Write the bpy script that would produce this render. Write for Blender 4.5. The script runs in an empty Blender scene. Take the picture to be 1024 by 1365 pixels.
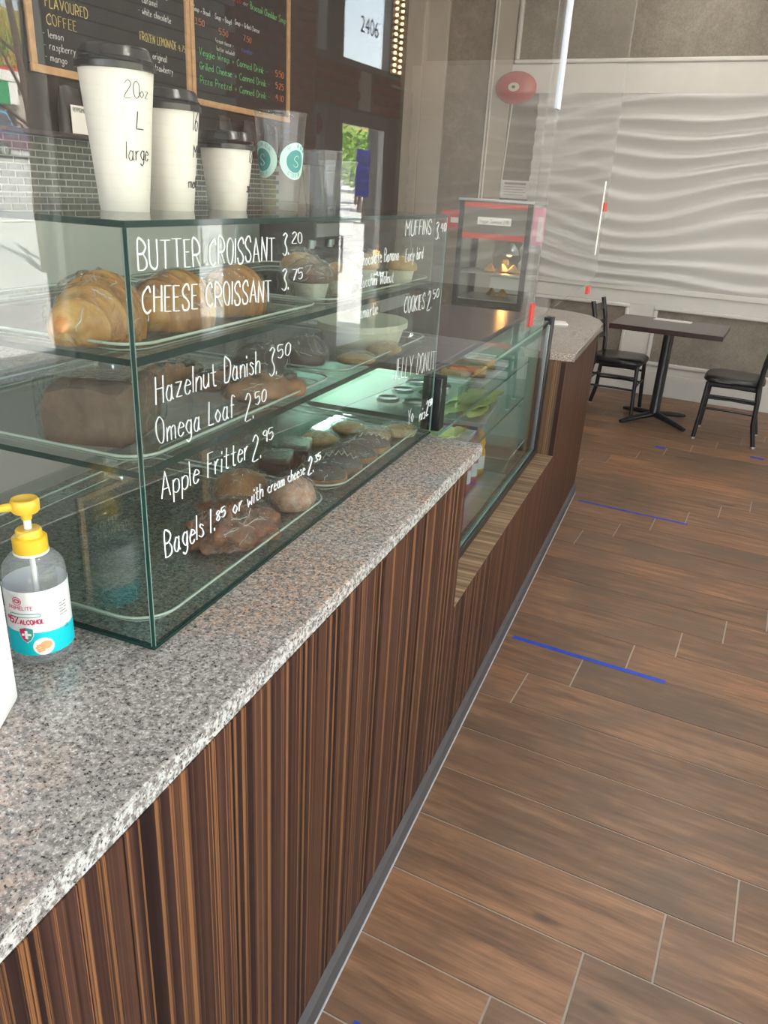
import bpy, math, random
from mathutils import Vector, Matrix, noise
random.seed(7)
S = bpy.context.scene
COL = S.collection
PI = math.pi
# ---------------------------------------------------------------- camera
CAM = Vector((0.4414, 0.0, 1.5793)); FPX = 1026.25
yaw, pitch, roll = (math.radians(v) for v in (20.487, 22.678, 3.39))
PHI = math.radians(-5.315)                 # the room is turned this much against the counter
fw = Vector((-math.sin(yaw)*math.cos(pitch), math.cos(yaw)*math.cos(pitch), -math.sin(pitch)))
r0 = Vector((math.cos(yaw), math.sin(yaw), 0)); u0 = r0.cross(fw)
rt = r0*math.cos(roll) + u0*math.sin(roll); up = -r0*math.sin(roll) + u0*math.cos(roll)
cd = bpy.data.cameras.new('camera'); cam = bpy.data.objects.new('camera', cd); COL.objects.link(cam)
cam.matrix_world = Matrix(((rt.x, up.x, -fw.x, CAM.x), (rt.y, up.y, -fw.y, CAM.y), (rt.z, up.z, -fw.z, CAM.z), (0, 0, 0, 1)))
cd.sensor_fit = 'VERTICAL'; cd.sensor_height = 24; cd.lens = FPX/1365*24; cd.clip_start = 0.02; cd.clip_end = 500
S.camera = cam
# ---------------------------------------------------------------- world, sun, exposure
S.view_settings.view_transform = 'Standard'; S.view_settings.look = 'None'
S.view_settings.gamma = 1; S.view_settings.use_curve_mapping = False
S.view_settings.exposure = EXPO = 1.85
S.cycles.use_denoising = True
S.cycles.max_bounces = 10; S.cycles.diffuse_bounces = 5; S.cycles.glossy_bounces = 5; S.cycles.transmission_bounces = 6
S.cycles.transparent_max_bounces = 48; S.cycles.caustics_reflective = False; S.cycles.caustics_refractive = False
S.cycles.sample_clamp_indirect = 6
W = bpy.data.worlds.new('sky'); S.world = W; W.use_nodes = True
nt = W.node_tree; bg = nt.nodes['Background']
sk = nt.nodes.new('ShaderNodeTexSky'); sk.sky_type = 'NISHITA'; sk.sun_disc = False
sk.sun_elevation = math.radians(48); sk.sun_rotation = math.radians(250); sk.air_density = 1.0; sk.dust_density = 1.2; sk.ozone_density = 1.0
hs = nt.nodes.new('ShaderNodeHueSaturation'); hs.inputs['Saturation'].default_value = .62
mc = nt.nodes.new('ShaderNodeMix'); mc.data_type = 'RGBA'; mc.blend_type = 'MULTIPLY'; mc.inputs[0].default_value = 1.; mc.inputs[7].default_value = (1.06, 1.0, .93, 1)   # thin haze whitens the sky
nt.links.new(sk.outputs[0], hs.inputs['Color']); nt.links.new(hs.outputs[0], mc.inputs[6]); nt.links.new(mc.outputs[2], bg.inputs[0]); bg.inputs[1].default_value = 0.42
def light(name, kind, loc, energy, color=(1, 1, 1), rot=(0, 0, 0), size=.1, sy=None, spot=None):
    l = bpy.data.lights.new(name, kind); o = bpy.data.objects.new(name, l); COL.objects.link(o)
    o.location = loc; o.rotation_euler = rot; l.color = color; l.energy = energy
    if kind == 'AREA':
        l.size = size
        if sy: l.shape = 'RECTANGLE'; l.size_y = sy
    elif kind == 'POINT': l.shadow_soft_size = size
    return o
M0 = Vector((-.150, .6, 0)); EU = Vector((math.cos(PHI), math.sin(PHI), 0)); EV = Vector((-math.sin(PHI), math.cos(PHI), 0))
def room(a, b, z=0.): return M0 + EU*a + EV*b + Vector((0, 0, z))    # room axes: a to the street windows, b to the far wall
AW, BW, HC = 2.85, 6.693, 3.4              # street wall, far wall, ceiling
sun = light('sun', 'SUN', (0, 0, 20), 15.0, (1.0, .95, .86)); sun.data.angle = math.radians(.6)
sd = -(EU*(-.62) + EV*(-.35) + Vector((0, 0, .80))); sun.rotation_euler = sd.to_track_quat('-Z', 'Y').to_euler()
def portal(name, loc, rz, w, h):           # guides sky sampling through a window; emits nothing
    o = light(name, 'AREA', loc, 1, size=w, sy=h, rot=(PI/2, 0, rz)); o.data.cycles.is_portal = True
portal('window_portal', room(AW+.2, .15, 1.6), PHI+PI/2, 4.9, 2.4)
portal('door_portal', room(AW+.2, 5.75, 1.5), PHI+PI/2, 1.5, 3.0)
portal('rear_window_portal', room(.9, -3.25, 1.5), PHI+PI, 3.6, 2.7)
# ---------------------------------------------------------------- helpers
class MB:
    def __init__(s): s.v = []; s.f = []
    def add(s, vs, fs):
        n = len(s.v); s.v += [tuple(v) for v in vs]; s.f += [tuple(i+n for i in f) for f in fs]; return s
    def box(s, x0, x1, y0, y1, z0, z1):
        return s.add([(x0,y0,z0),(x1,y0,z0),(x1,y1,z0),(x0,y1,z0),(x0,y0,z1),(x1,y0,z1),(x1,y1,z1),(x0,y1,z1)],
                     [(0,3,2,1),(4,5,6,7),(0,1,5,4),(1,2,6,5),(2,3,7,6),(3,0,4,7)])
    def prism(s, pts, z0, z1):             # polygon in xy, ccw
        n = len(pts)
        return s.add([(x,y,z0) for x,y in pts]+[(x,y,z1) for x,y in pts],
                     [tuple(range(n-1,-1,-1)), tuple(range(n,2*n))]+[(i,(i+1)%n,n+(i+1)%n,n+i) for i in range(n)])
    def lathe(s, prof, seg=32, c=(0,0,0), a0=0., a1=2*PI, sx=1., sy=1.):
        full = abs(a1-a0-2*PI) < 1e-6; m = seg if full else seg+1; vs = []; fs = []
        for r, z in prof:
            for k in range(m):
                t = a0+(a1-a0)*k/seg; vs.append((c[0]+sx*r*math.cos(t), c[1]+sy*r*math.sin(t), c[2]+z))
        for j in range(len(prof)-1):
            for k in range(seg):
                k2 = (k+1) % m; fs.append((j*m+k, j*m+k2, (j+1)*m+k2, (j+1)*m+k))
        return s.add(vs, fs)
    def tube(s, path, r, seg=8, cap=True, closed=False, sx=1.):
        P = [Vector(p) for p in path]; n = len(P); vs = []; fs = []; prev = None
        rr = r if isinstance(r, (list, tuple)) else [r]*n
        for i, p in enumerate(P):
            t = (P[(i+1) % n]-P[i-1]) if closed else (P[min(i+1,n-1)]-P[max(i-1,0)])
            if t.length < 1e-9: t = Vector((0,0,1))
            t.normalize()
            if prev is None:
                a = Vector((0,0,1)) if abs(t.z) < .9 else Vector((1,0,0)); nn = t.cross(a).normalized()
            else:
                nn = prev - t*prev.dot(t)
                nn = nn.normalized() if nn.length > 1e-6 else t.orthogonal().normalized()
            prev = nn; bb = t.cross(nn)
            for k in range(seg):
                q = 2*PI*k/seg; vs.append(p+nn*(rr[i]*math.cos(q))+bb*(rr[i]*sx*math.sin(q)))
        for i in range(n if closed else n-1):
            j = (i+1) % n
            for k in range(seg): fs.append((i*seg+k, i*seg+(k+1)%seg, j*seg+(k+1)%seg, j*seg+k))
        if cap and not closed: fs += [tuple(range(seg-1,-1,-1)), tuple((n-1)*seg+k for k in range(seg))]
        return s.add(vs, fs)
    def bar(s, p, q, w, h):                # square bar between two points
        p = Vector(p); q = Vector(q); t = (q-p).normalized(); a = Vector((0,0,1)) if abs(t.z) < .95 else Vector((0,1,0))
        n = t.cross(a).normalized()*(w/2); b = n.cross(t).normalized()*(h/2)
        return s.add([p-n-b,p+n-b,p+n+b,p-n+b,q-n-b,q+n-b,q+n+b,q-n+b],[(0,3,2,1),(4,5,6,7),(0,1,5,4),(1,2,6,5),(2,3,7,6),(3,0,4,7)])
    def grid(s, fn, nu, nv, wrap=False):
        vs = [fn(i/nu, j/nv) for j in range(nv+1) for i in range(nu+(0 if wrap else 1))]; m = nu+(0 if wrap else 1)
        return s.add(vs, [(j*m+i, j*m+(i+1)%m, (j+1)*m+(i+1)%m, (j+1)*m+i) for j in range(nv) for i in range(nu)])
    def mesh(s, name, smooth=None):
        me = bpy.data.meshes.new(name); me.from_pydata(s.v, [], s.f); me.validate(); me.update()
        if smooth:
            me.shade_smooth()
            if smooth < 180: me.set_sharp_from_angle(angle=math.radians(smooth))
        return me
def put(name, mb, mat, parent=None, bevel=0., smooth=None, loc=(0,0,0), rot=(0,0,0), seg=2, flip=False):
    me = mb if isinstance(mb, bpy.types.Mesh) else mb.mesh(name, smooth or (40 if bevel else None))
    o = bpy.data.objects.new(name, me); COL.objects.link(o)
    if mat and not me.materials: me.materials.append(mat)
    o.location = loc; o.rotation_euler = rot
    if parent: o.parent = parent
    if bevel:
        m = o.modifiers.new('bevel', 'BEVEL'); m.width = bevel; m.segments = seg; m.limit_method = 'ANGLE'; m.angle_limit = math.radians(40)
    return o
def fixn(o):                               # outward normals
    import bmesh
    bm = bmesh.new(); bm.from_mesh(o.data); bmesh.ops.recalc_face_normals(bm, faces=bm.faces); bm.to_mesh(o.data); bm.free(); return o
def tag(o, label, cat=None, group=None, kind=None):
    o['label'] = label
    if cat: o['category'] = cat
    if group: o['group'] = group
    if kind: o['kind'] = kind
    return o
def thing(name, label, cat, loc=(0,0,0), rz=0., group=None):
    o = bpy.data.objects.new(name, None); COL.objects.link(o); o.location = loc; o.rotation_euler = (0,0,rz); o.empty_display_size = .05
    return tag(o, label, cat, group)
def struct(name, mb, mat, label=None, inroom=True, **k):
    if inroom: k.update(loc=M0, rot=(0,0,PHI))
    o = put(name, mb, mat, **k); o['kind'] = 'structure'
    if label: o['label'] = label
    return o
# ---------------------------------------------------------------- materials
class NT:
    def __init__(s, name):
        s.m = bpy.data.materials.new(name); s.m.use_nodes = True; s.t = s.m.node_tree; s.n = s.t.nodes
        s.p = s.n['Principled BSDF']; s.out = s.n['Material Output']
    def new(s, t, **k):
        n = s.n.new('ShaderNode'+t)
        for a, v in k.items():
            if a in n.bl_rna.properties: setattr(n, a, v)
            else: n.inputs[a.replace('_', ' ')].default_value = v
        return n
    def link(s, a, b): s.t.links.new(a, b)
    def coords(s, scale=(1,1,1), rnd=False):
        c = s.new('TexCoord'); m = s.new('Mapping'); m.inputs['Scale'].default_value = scale; s.link(c.outputs['Object'], m.inputs['Vector'])
        if rnd:
            oi = s.new('ObjectInfo'); mu = s.new('Math', operation='MULTIPLY'); mu.inputs[1].default_value = 37.
            s.link(oi.outputs['Random'], mu.inputs[0]); cb = s.new('CombineXYZ')
            for i in range(3): s.link(mu.outputs[0], cb.inputs[i])
            s.link(cb.outputs[0], m.inputs['Location']); s.rand = oi.outputs['Random']
        return m.outputs[0]
    def noise(s, vec, scale, detail=4., rough=.5, dist=0.):
        n = s.new('TexNoise'); n.inputs['Scale'].default_value = scale; n.inputs['Detail'].default_value = detail
        n.inputs['Roughness'].default_value = rough; n.inputs['Distortion'].default_value = dist; s.link(vec, n.inputs['Vector']); return n.outputs['Fac']
    def ramp(s, fac, stops, interp='LINEAR'):
        r = s.new('ValToRGB'); e = r.color_ramp.elements; r.color_ramp.interpolation = interp
        while len(e) < len(stops): e.new(.5)
        for x, (p, c) in zip(e, stops): x.position = p; x.color = (*c, 1) if len(c) == 3 else c
        s.link(fac, r.inputs[0]); return r.outputs[0]
    def mix(s, fac, a, b, mode='MIX'):
        m = s.new('Mix', data_type='RGBA', blend_type=mode)
        for sock, v in ((m.inputs[0], fac), (m.inputs[6], a), (m.inputs[7], b)):
            if hasattr(v, 'links'): s.link(v, sock)
            else: sock.default_value = v if not isinstance(v, tuple) else (*v, 1)[:4]
        return m.outputs[2]
    def bump(s, h, strength=.2, dist=.01):
        b = s.new('Bump'); b.inputs['Strength'].default_value = strength; b.inputs['Distance'].default_value = dist
        s.link(h, b.inputs['Height']); s.link(b.outputs[0], s.p.inputs['Normal']); return b
    def col(s, c): s.link(c, s.p.inputs['Base Color'])
def plain(name, c, rough=.5, metal=0., spec=.5, var=.0, vs=8., bump=0., bs=60., coat=0., trans=0.):
    t = NT(name); p = t.p; p.inputs['Roughness'].default_value = rough; p.inputs['Metallic'].default_value = metal
    p.inputs['Specular IOR Level'].default_value = spec; p.inputs['Base Color'].default_value = (*c, 1)
    p.inputs['Coat Weight'].default_value = coat; p.inputs['Coat Roughness'].default_value = .08
    if trans: p.inputs['Subsurface Weight'].default_value = trans
    if var or bump: v = t.coords()
    if var:
        n = t.noise(v, vs); lo = tuple(x*(1-var) for x in c); hi = tuple(min(1, x*(1+var)) for x in c)
        t.col(t.ramp(n, [(.3, lo), (.7, hi)]))
    if bump: t.bump(t.noise(v, bs), bump, .004)
    return t.m
def emit(name, c, s):
    t = NT(name); t.p.inputs['Emission Color'].default_value = (*c, 1); t.p.inputs['Emission Strength'].default_value = s
    t.p.inputs['Base Color'].default_value = (*c, 1); return t.m
def thin_glass(name, tint=(1,1,1), ior=1.5, rough=0., haze=0., hazec=(.8,.8,.8), bump=0., bs=20., boost=1.):
    t = NT(name); t.n.remove(t.p)
    tr = t.new('BsdfTransparent'); tr.inputs[0].default_value = (*tint, 1)
    gl = t.new('BsdfAnisotropic') if False else t.new('BsdfGlossy'); gl.inputs['Roughness'].default_value = rough
    g = t.new('NewGeometry'); mi = t.new('Mix', data_type='FLOAT'); mi.inputs[2].default_value = ior; mi.inputs[3].default_value = 1/ior
    t.link(g.outputs['Backfacing'], mi.inputs[0]); fr = t.new('Fresnel'); t.link(mi.outputs[0], fr.inputs['IOR'])
    if bump:
        v = t.coords(); b = t.new('Bump'); b.inputs['Strength'].default_value = bump; b.inputs['Distance'].default_value = .01
        t.link(t.noise(v, bs, 3.), b.inputs['Height']); t.link(b.outputs[0], gl.inputs['Normal']); t.link(b.outputs[0], fr.inputs['Normal'])
    f = fr.outputs[0]
    if boost != 1.:
        mm = t.new('Math', operation='MULTIPLY', use_clamp=True); mm.inputs[1].default_value = boost; t.link(f, mm.inputs[0]); f = mm.outputs[0]
    mx = t.new('MixShader'); t.link(f, mx.inputs[0]); t.link(tr.outputs[0], mx.inputs[1]); t.link(gl.outputs[0], mx.inputs[2])
    o = mx.outputs[0]
    if haze:
        d = t.new('BsdfDiffuse'); d.inputs[0].default_value = (*hazec, 1); m2 = t.new('MixShader'); m2.inputs[0].default_value = haze
        t.link(o, m2.inputs[1]); t.link(d.outputs[0], m2.inputs[2]); o = m2.outputs[0]
    t.link(o, t.out.inputs[0]); return t.m
def m_zebra(name, sc, sheen=0.):
    t = NT(name); v = t.coords(sc)
    n1 = t.noise(v, .62, 8., .78, .05); n2 = t.noise(v, .17, 3., .6); n3 = t.noise(v, 1.1, 4., .6)
    c = t.ramp(n2, [(.34, (.012,.007,.008)), (.46, (.036,.019,.017)), (.55, (.062,.031,.025)), (.68, (.110,.050,.029))])
    c = t.mix(t.ramp(n1, [(.515, (0,0,0)), (.575, (.85,.85,.85)), (.61, (.2,.2,.2)), (.66, (1,1,1))]), c, (.34,.155,.064))
    c = t.mix(t.ramp(n3, [(.36, (1,1,1)), (.43, (0,0,0))]), c, (.006,.004,.005))
    c = t.mix(t.ramp(n1, [(.36, (.9,.9,.9)), (.43, (0,0,0))]), c, (.010,.006,.006))
    t.col(c)
    if sheen: t.col(t.mix(sheen, c, t.ramp(n1, [(.35, (.10,.060,.036)), (.5, (.30,.21,.125)), (.65, (.50,.38,.24))])))  # tan tone of sill and return, with their sheen painted in
    t.p.inputs['Roughness'].default_value = .42; t.p.inputs['Specular IOR Level'].default_value = .12
    return t.m
def m_granite(name='granite', c0=(.37,.35,.335), c1=(.47,.325,.245)):
    t = NT(name); v = t.coords(); a = t.noise(v, 230., 3., .7); b = t.noise(v, 95., 4., .65); c = t.noise(v, 4.5, 3., .6, .6); d = t.noise(v, 420., 2., .6)
    base = t.mix(t.ramp(c, [(.42, (0,0,0)), (.62, (1,1,1))]), c0, c1)
    base = t.mix(t.ramp(b, [(.43, (1,1,1)), (.57, (0,0,0))]), base, (.205,.195,.19))
    base = t.mix(t.ramp(a, [(.56, (0,0,0)), (.66, (1,1,1))]), base, (.62,.60,.58))
    base = t.mix(t.ramp(a, [(.36, (1,1,1)), (.43, (0,0,0))]), base, (.035,.033,.035))
    v2 = t.coords((1.0,.35,1)); e = t.noise(v2, 7., 4., .6, 1.2)
    base = t.mix(t.ramp(e, [(.60, (0,0,0)), (.70, (.35,.35,.35))]), base, (.10,.09,.09))
    t.col(base); t.p.inputs['Roughness'].default_value = .16; return t.m
def m_floor():
    t = NT('wood_look_tile'); v = t.coords((1.,9.,1.), rnd=True); v1 = t.coords((2.2,2.2,1.), rnd=True)
    a = t.noise(v, 3.2, 6., .65, .35); b = t.noise(v1, 1.3, 3., .6, .4); g = t.noise(t.coords((6.,130.,1.), rnd=True), 1.5, 3., .6)
    c = t.ramp(a, [(.27, (.105,.058,.033)), (.45, (.20,.108,.058)), (.58, (.29,.157,.084)), (.74, (.40,.225,.125))])
    c = t.mix(t.ramp(b, [(.36, (.85,.85,.85)), (.58, (0,0,0))]), c, (.15,.098,.064))
    hue = t.ramp(t.rand, [(0., (.78,.80,.82)), (.5, (1.,.98,.95)), (1., (1.2,1.08,.98))])
    c = t.mix(1., c, hue, 'MULTIPLY'); c = t.mix(t.ramp(g, [(.35, (.30,.30,.30)), (.6, (0,0,0))]), c, (.09,.052,.032))
    k = t.noise(t.coords((1.2,3.0,1.), rnd=True), 3.1, 2., .5); c = t.mix(t.ramp(k, [(.70, (0,0,0)), (.77, (.7,.7,.7))]), c, (.035,.028,.024))
    t.col(c); t.p.inputs['Roughness'].default_value = .40; t.bump(g, .10, .002); return t.m
def m_mottle(name, c0, c1, scale=6., rough=.6, fine=60.):
    t = NT(name); v = t.coords(); a = t.noise(v, scale, 5., .65, .4); b = t.noise(v, fine, 4., .7, .5)
    c = t.ramp(a, [(.35, c0), (.65, c1)]); c = t.mix(t.ramp(b, [(.35, (.5,.5,.5)), (.62, (0,0,0))]), c, tuple(x*.62 for x in c0))
    t.col(c); t.p.inputs['Roughness'].default_value = rough; return t.m
MT = dict(
    zebra=m_zebra('striped_veneer', (1.2,95.,.05)), zebra_x=m_zebra('sheen_veneer_return', (95.,1.2,.05), .25), zebra_s=m_zebra('sheen_veneer_sill', (.8,70.,1.), .75), granite=m_granite(), granite_lit=m_granite('window_lit_granite', (.56,.58,.59), (.58,.57,.55)), granite_b=m_granite('brown_granite', (.28,.22,.175), (.34,.235,.17)), floor=m_floor(),
    wallpaper=m_mottle('mottled_wallpaper', (.235,.205,.165), (.325,.285,.235), 5.), stone=m_mottle('brown_stone_panel', (.22,.17,.125), (.31,.25,.19), 4., .5, 30.),
    white=plain('white_paint', (.70,.68,.64), .42, var=.03), wave=plain('wave_panel_paint', (.66,.65,.63), .34), ceil=plain('ceiling_paint', (.72,.71,.68), .8),
    beige=plain('beige_paint', (.50,.44,.37), .6, var=.06, vs=3.), grout=plain('grout', (.40,.35,.29), .9), slab=plain('floor_slab', (.10,.08,.06), .8),
    trim=plain('grey_rubber_trim', (.085,.078,.074), .6, var=.1, vs=20.), caulk=plain('white_caulk', (.40,.39,.38), .8), black=plain('black_metal', (.014,.014,.016), .30), blackmat=plain('black_plastic', (.02,.02,.022), .45),
    seat=plain('black_vinyl', (.018,.017,.017), .28, bump=.05), tabletop=plain('dark_walnut_laminate', (.050,.030,.027), .22, var=.25, vs=5.), paper=plain('white_paper', (.80,.77,.74), .7),
    steel=plain('brushed_steel', (.55,.56,.58), .3, 1.), chrome=plain('chrome', (.8,.8,.8), .12, 1.),
    red=plain('red_enamel', (.46,.035,.03), .22, coat=.4), redlab=plain('red_label', (.50,.06,.05), .5), pink=plain('pink_card', (.78,.22,.42), .6), cream=plain('cream_board', (.72,.66,.52), .6),
    tape=plain('blue_tape', (.012,.055,.42), .55, var=.15, vs=40.), marker=plain('white_paint_marker', (.86,.93,.95), .6), ink=plain('black_ink', (.02,.02,.025), .6),
    chalkw=plain('white_chalk', (.62,.62,.60), .9), chalkg=plain('green_chalk', (.12,.50,.17), .9), chalko=plain('orange_chalk', (.75,.22,.08), .9), chalky=plain('yellow_chalk', (.55,.44,.16), .9), chalkr=plain('red_chalk', (.55,.06,.05), .9), chalkb=plain('blue_chalk', (.06,.12,.42), .9),
    slate=plain('chalkboard', (.012,.012,.013), .55, var=.2, vs=5.), pine=plain('pine_frame', (.48,.29,.14), .5, var=.15, vs=25.), dark=plain('dark_brown_wall', (.035,.026,.022), .6),
    tile=plain('grey_green_glass_tile', (.115,.135,.125), .16, var=.25, vs=30.), tgrout=plain('tile_grout', (.44,.46,.42), .9),
    cup=plain('white_paper_cup', (.66,.64,.58), .55, trans=.0), lid=plain('black_lid', (.016,.016,.018), .26), teal=plain('teal_print', (.05,.30,.30), .5), paleteal=plain('pale_teal_print', (.55,.78,.75), .5),
    yellow=plain('yellow_pump', (.80,.50,.035), .35), wplastic=plain('white_plastic', (.80,.81,.84), .4), label=plain('white_label', (.80,.81,.83), .45), cyan=plain('cyan_label', (.0,.55,.66), .45), crimson=plain('crimson_print', (.55,.03,.12), .5), skin=plain('printed_hand', (.78,.40,.18), .6), gel=None,
    film=thin_glass('cling_film', (.985,.985,.985), 1.45, .02, .0, (.9,.9,.9), .8, 120., 1.3), sheet=thin_glass('clear_acrylic_sheet', (.985,.985,.985), 1.5, 0., .006, (.8,.8,.8), boost=.9), sheetedge=thin_glass('acrylic_edge', (.97,.98,.98), 1.5, .1, .16, (.8,.8,.8)),
    glint_crease=thin_glass('film_glint_fold', (.95,.95,.95), 1.5, .15, .42, (.92,.92,.92)), cglass=thin_glass('case_glass', (.905,.957,.950), 1.5), edge=plain('green_glass_edge', (.035,.12,.10), .08), edged=plain('dark_green_glass_edge', (.012,.040,.036), .06), edgel=plain('pale_glass_edge', (.17,.28,.25), .1),
    tray=thin_glass('clear_tray', (.96,.98,.97), 1.49), rim=plain('clear_tray_rim', (.52,.56,.48), .15), pclear=thin_glass('clear_plastic', (.95,.96,.96), 1.45, .02, .03, (.85,.9,.9)), win=thin_glass('window_glass', (.97,.985,.98), 1.5),
    aluminium=plain('window_aluminium', (.36,.35,.34), .35, .6), brick=plain('red_brick', (.42,.16,.11), .85, var=.35, vs=9., bump=.2), brickg=plain('grey_painted_brick', (.60,.59,.57), .8, var=.12, vs=6.), mortar=plain('mortar', (.30,.27,.25), .9),
)
def m_bread(name, stops, scale=9., rough=.4, bump=.3, stretch=(1,1,1), gl=0.):
    t = NT(name); v = t.coords(stretch, rnd=True); a = t.noise(v, scale, 5., .6, .3); t.col(t.ramp(a, stops)); t.p.inputs['Roughness'].default_value = rough
    t.p.inputs['Coat Weight'].default_value = gl; t.bump(t.noise(v, scale*5, 4.), bump, .004); return t.m
MT.update(
    croissant=m_bread('croissant_crust', [(.25, (.26,.085,.018)), (.5, (.50,.21,.050)), (.75, (.74,.43,.15))], 12., .38, .25, (1.,4.5,1.)),
    bun=m_bread('brown_crust', [(.3, (.22,.075,.024)), (.55, (.42,.165,.05)), (.8, (.60,.29,.10))], 22.), sugar=m_bread('sugared_dough', [(.3, (.42,.16,.09)), (.55, (.60,.32,.22)), (.8, (.78,.58,.48))], 60.),
    fritter=m_bread('glazed_fritter', [(.3, (.10,.028,.012)), (.55, (.24,.070,.027)), (.8, (.44,.16,.06))], 30., .30, .6), choc=m_bread('chocolate_icing', [(.3, (.026,.014,.010)), (.7, (.085,.045,.030))], 20., .45, .2),
    loaf=m_bread('dark_seeded_loaf', [(.3, (.12,.058,.034)), (.7, (.23,.120,.072))], 40., .8, .5), cookie=m_bread('cookie_dough', [(.3, (.40,.22,.07)), (.6, (.58,.36,.13)), (.8, (.70,.50,.24))], 50.),
    lettuce=m_bread('lettuce_leaf', [(.3, (.55,.62,.20)), (.6, (.74,.80,.38)), (.8, (.86,.88,.60))], 25., .4, .4), muffin=m_bread('muffin_crumb', [(.3, (.36,.16,.05)), (.6, (.60,.33,.11)), (.8, (.75,.5,.22))], 60.))
# ---------------------------------------------------------------- hand lettering: single-stroke glyphs
GL = dict(A='00 39 60;13 53', B='00 09 39 57 35 05;35 53 51 30 00', C='57 49 28 06 03 11 30 51', D='00 09 29 57 53 30 00', E='49 09 00 40;05 35', F='49 09 00;05 35', G='57 39 18 05 12 30 51 54 34',
 H='09 00;59 50;05 55', I='09 00', J='49 43 31 20 02', K='09 00;49 04 50', L='09 00 40', M='00 09 34 69 60', N='00 09 50 59', O='29 07 03 20 40 53 57 39 29', P='00 09 39 57 55 34 04', Q='29 07 03 20 40 53 57 39 29;33 50', R='00 09 39 57 55 34 04;24 50',
 S='57 49 29 07 15 34 52 40 10 02', T='09 69;39 30', U='09 02 20 40 52 59', V='09 30 69', W='09 20 45 60 89', X='09 50;00 59', Y='09 34 69;34 30', Z='09 59 00 50',
 a='44 25 14 02 10 30 43;45 41 50', b='09 00;03 25 43 30 10 01', c='44 25 03 11 30 41', d='49 40;44 25 03 11 30 42', e='03 43 44 25 14 02 10 30 41', f='48 29 17 10;05 35', g='44 25 03 11 30 43;45 4a 2c 0b', h='09 00;03 25 44 40', i='05 00;07 08', j='25 2a 0c;27 28',
 k='09 00;45 02 40', l='09 00', m='05 00;03 25 34 30;34 55 64 60', n='05 00;03 25 44 40', o='25 03 02 20 42 43 25', p='05 0c;04 25 44 41 20 01', r='05 00;03 25 35', s='44 25 14 33 41 20 01', t='28 21 30 40;05 45', u='05 01 20 42;45 40', v='05 20 45', w='05 10 33 50 65', x='05 40;00 45', y='05 22;45 0c', z='05 45 00 40')
GL.update({'0': '29 07 02 20 42 47 29', '1': '09 00', '2': '07 29 48 46 00 50', '3': '08 29 48 37 25 43 41 20 01', '4': '29 04 54;49 40', '5': '49 09 05 36 44 42 20 01', '6': '49 16 02 20 42 44 25 03', '7': '09 59 20', '8': '25 07 29 47 25 02 20 42 25', '9': '46 25 07 29 48 46 40',
 '.': '00 01', '-': '04 34', '+': '13 53;35 31', '(': '29 05 21', ')': '09 25 01', '%': '59 00;09 18;41 50', ' ': '', ',': '01 0a', '\'': '09 07'})
_Y = {'a': -1, 'b': -2, 'c': -3}
def strokes(ch):
    out = []
    for s in GL.get(ch, '').split(';'):
        p = [(int(q[0]), _Y.get(q[1], None) if q[1] in _Y else int(q[1])) for q in s.split()]
        if p: out.append(p)
    w = max([x for s in out for x, _ in s], default=3)
    return out, w
def smooth_path(p, n=3):
    if len(p) < 3: return p
    out = []
    for i in range(len(p)-1):
        p0, p1, p2, p3 = p[max(i-1,0)], p[i], p[i+1], p[min(i+2,len(p)-1)]
        for k in range(n):
            t = k/n; out.append(tuple(.5*((2*p1[j])+(-p0[j]+p2[j])*t+(2*p0[j]-5*p1[j]+4*p2[j]-p3[j])*t*t+(-p0[j]+3*p1[j]-3*p2[j]+p3[j])*t**3) for j in (0,1)))
    out.append(p[-1]); return out
STRAIGHT = set('AEFHIKLMNTVWXYZ147kvwxz')
def hand(text, size, width, fn, r, gap=2.2, jit=.35):
    """text drawn as thin raised strokes; size = cap height, width = total run, fn(u, v, h) -> point"""
    rs = random.Random(hash(text) % 1000 if False else sum(map(ord, text)))
    x = 0; gl = []
    for ch in text:
        st, w = strokes(ch); gl.append((st, x, ch)); x += w+gap
    k = width/max(x-gap, 1e-6); mb = MB()
    for st, x0, ch in gl:
        dy = rs.uniform(-jit, jit); sk = rs.uniform(-.04, .10)
        for p in st:
            q = p if ch in STRAIGHT else smooth_path(p)
            if len(q) == 2 or ch in STRAIGHT:
                q = [(a[0]+(b[0]-a[0])*t/3, a[1]+(b[1]-a[1])*t/3) for a, b in zip(q, q[1:]) for t in range(3)]+[q[-1]]
            mb.tube([fn((x0+a+sk*b)*k, (b+dy)*size/9., r*.35) for a, b in q], r, 6, sx=.5)
    return mb
def plane_fn(o, U, V, N):
    o, U, V, N = Vector(o), Vector(U), Vector(V), Vector(N)
    return lambda u, v, h: o+U*u+V*v+N*h
def cyl_fn(c, rad, th0, z0):               # rad(z) from the axis c, arc from th0 (ccw seen from above)
    def f(u, v, h):
        z = z0+v; r = rad(z)+h; t = th0+u/rad(z0); return Vector((c[0]+r*math.cos(t), c[1]+r*math.sin(t), c[2]+z))
    return f
def typed(name, text, size, mat, parent=None, loc=(0,0,0), rot=(0,0,0), align='CENTER', ext=.0006, xs=1.):
    cu = bpy.data.curves.new(name, 'FONT'); cu.body = text; cu.size = size; cu.align_x = align; cu.align_y = 'CENTER'; cu.extrude = ext
    t = bpy.data.objects.new(name+'_src', cu); COL.objects.link(t); bpy.context.view_layer.update()
    me = bpy.data.meshes.new_from_object(t.evaluated_get(bpy.context.evaluated_depsgraph_get())); me.name = name
    bpy.data.objects.remove(t); bpy.data.curves.remove(cu); me.materials.clear(); me.materials.append(mat)
    if xs != 1.:
        for v in me.vertices: v.co.x *= xs
    return put(name, me, mat, parent, loc=loc, rot=rot)
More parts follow.
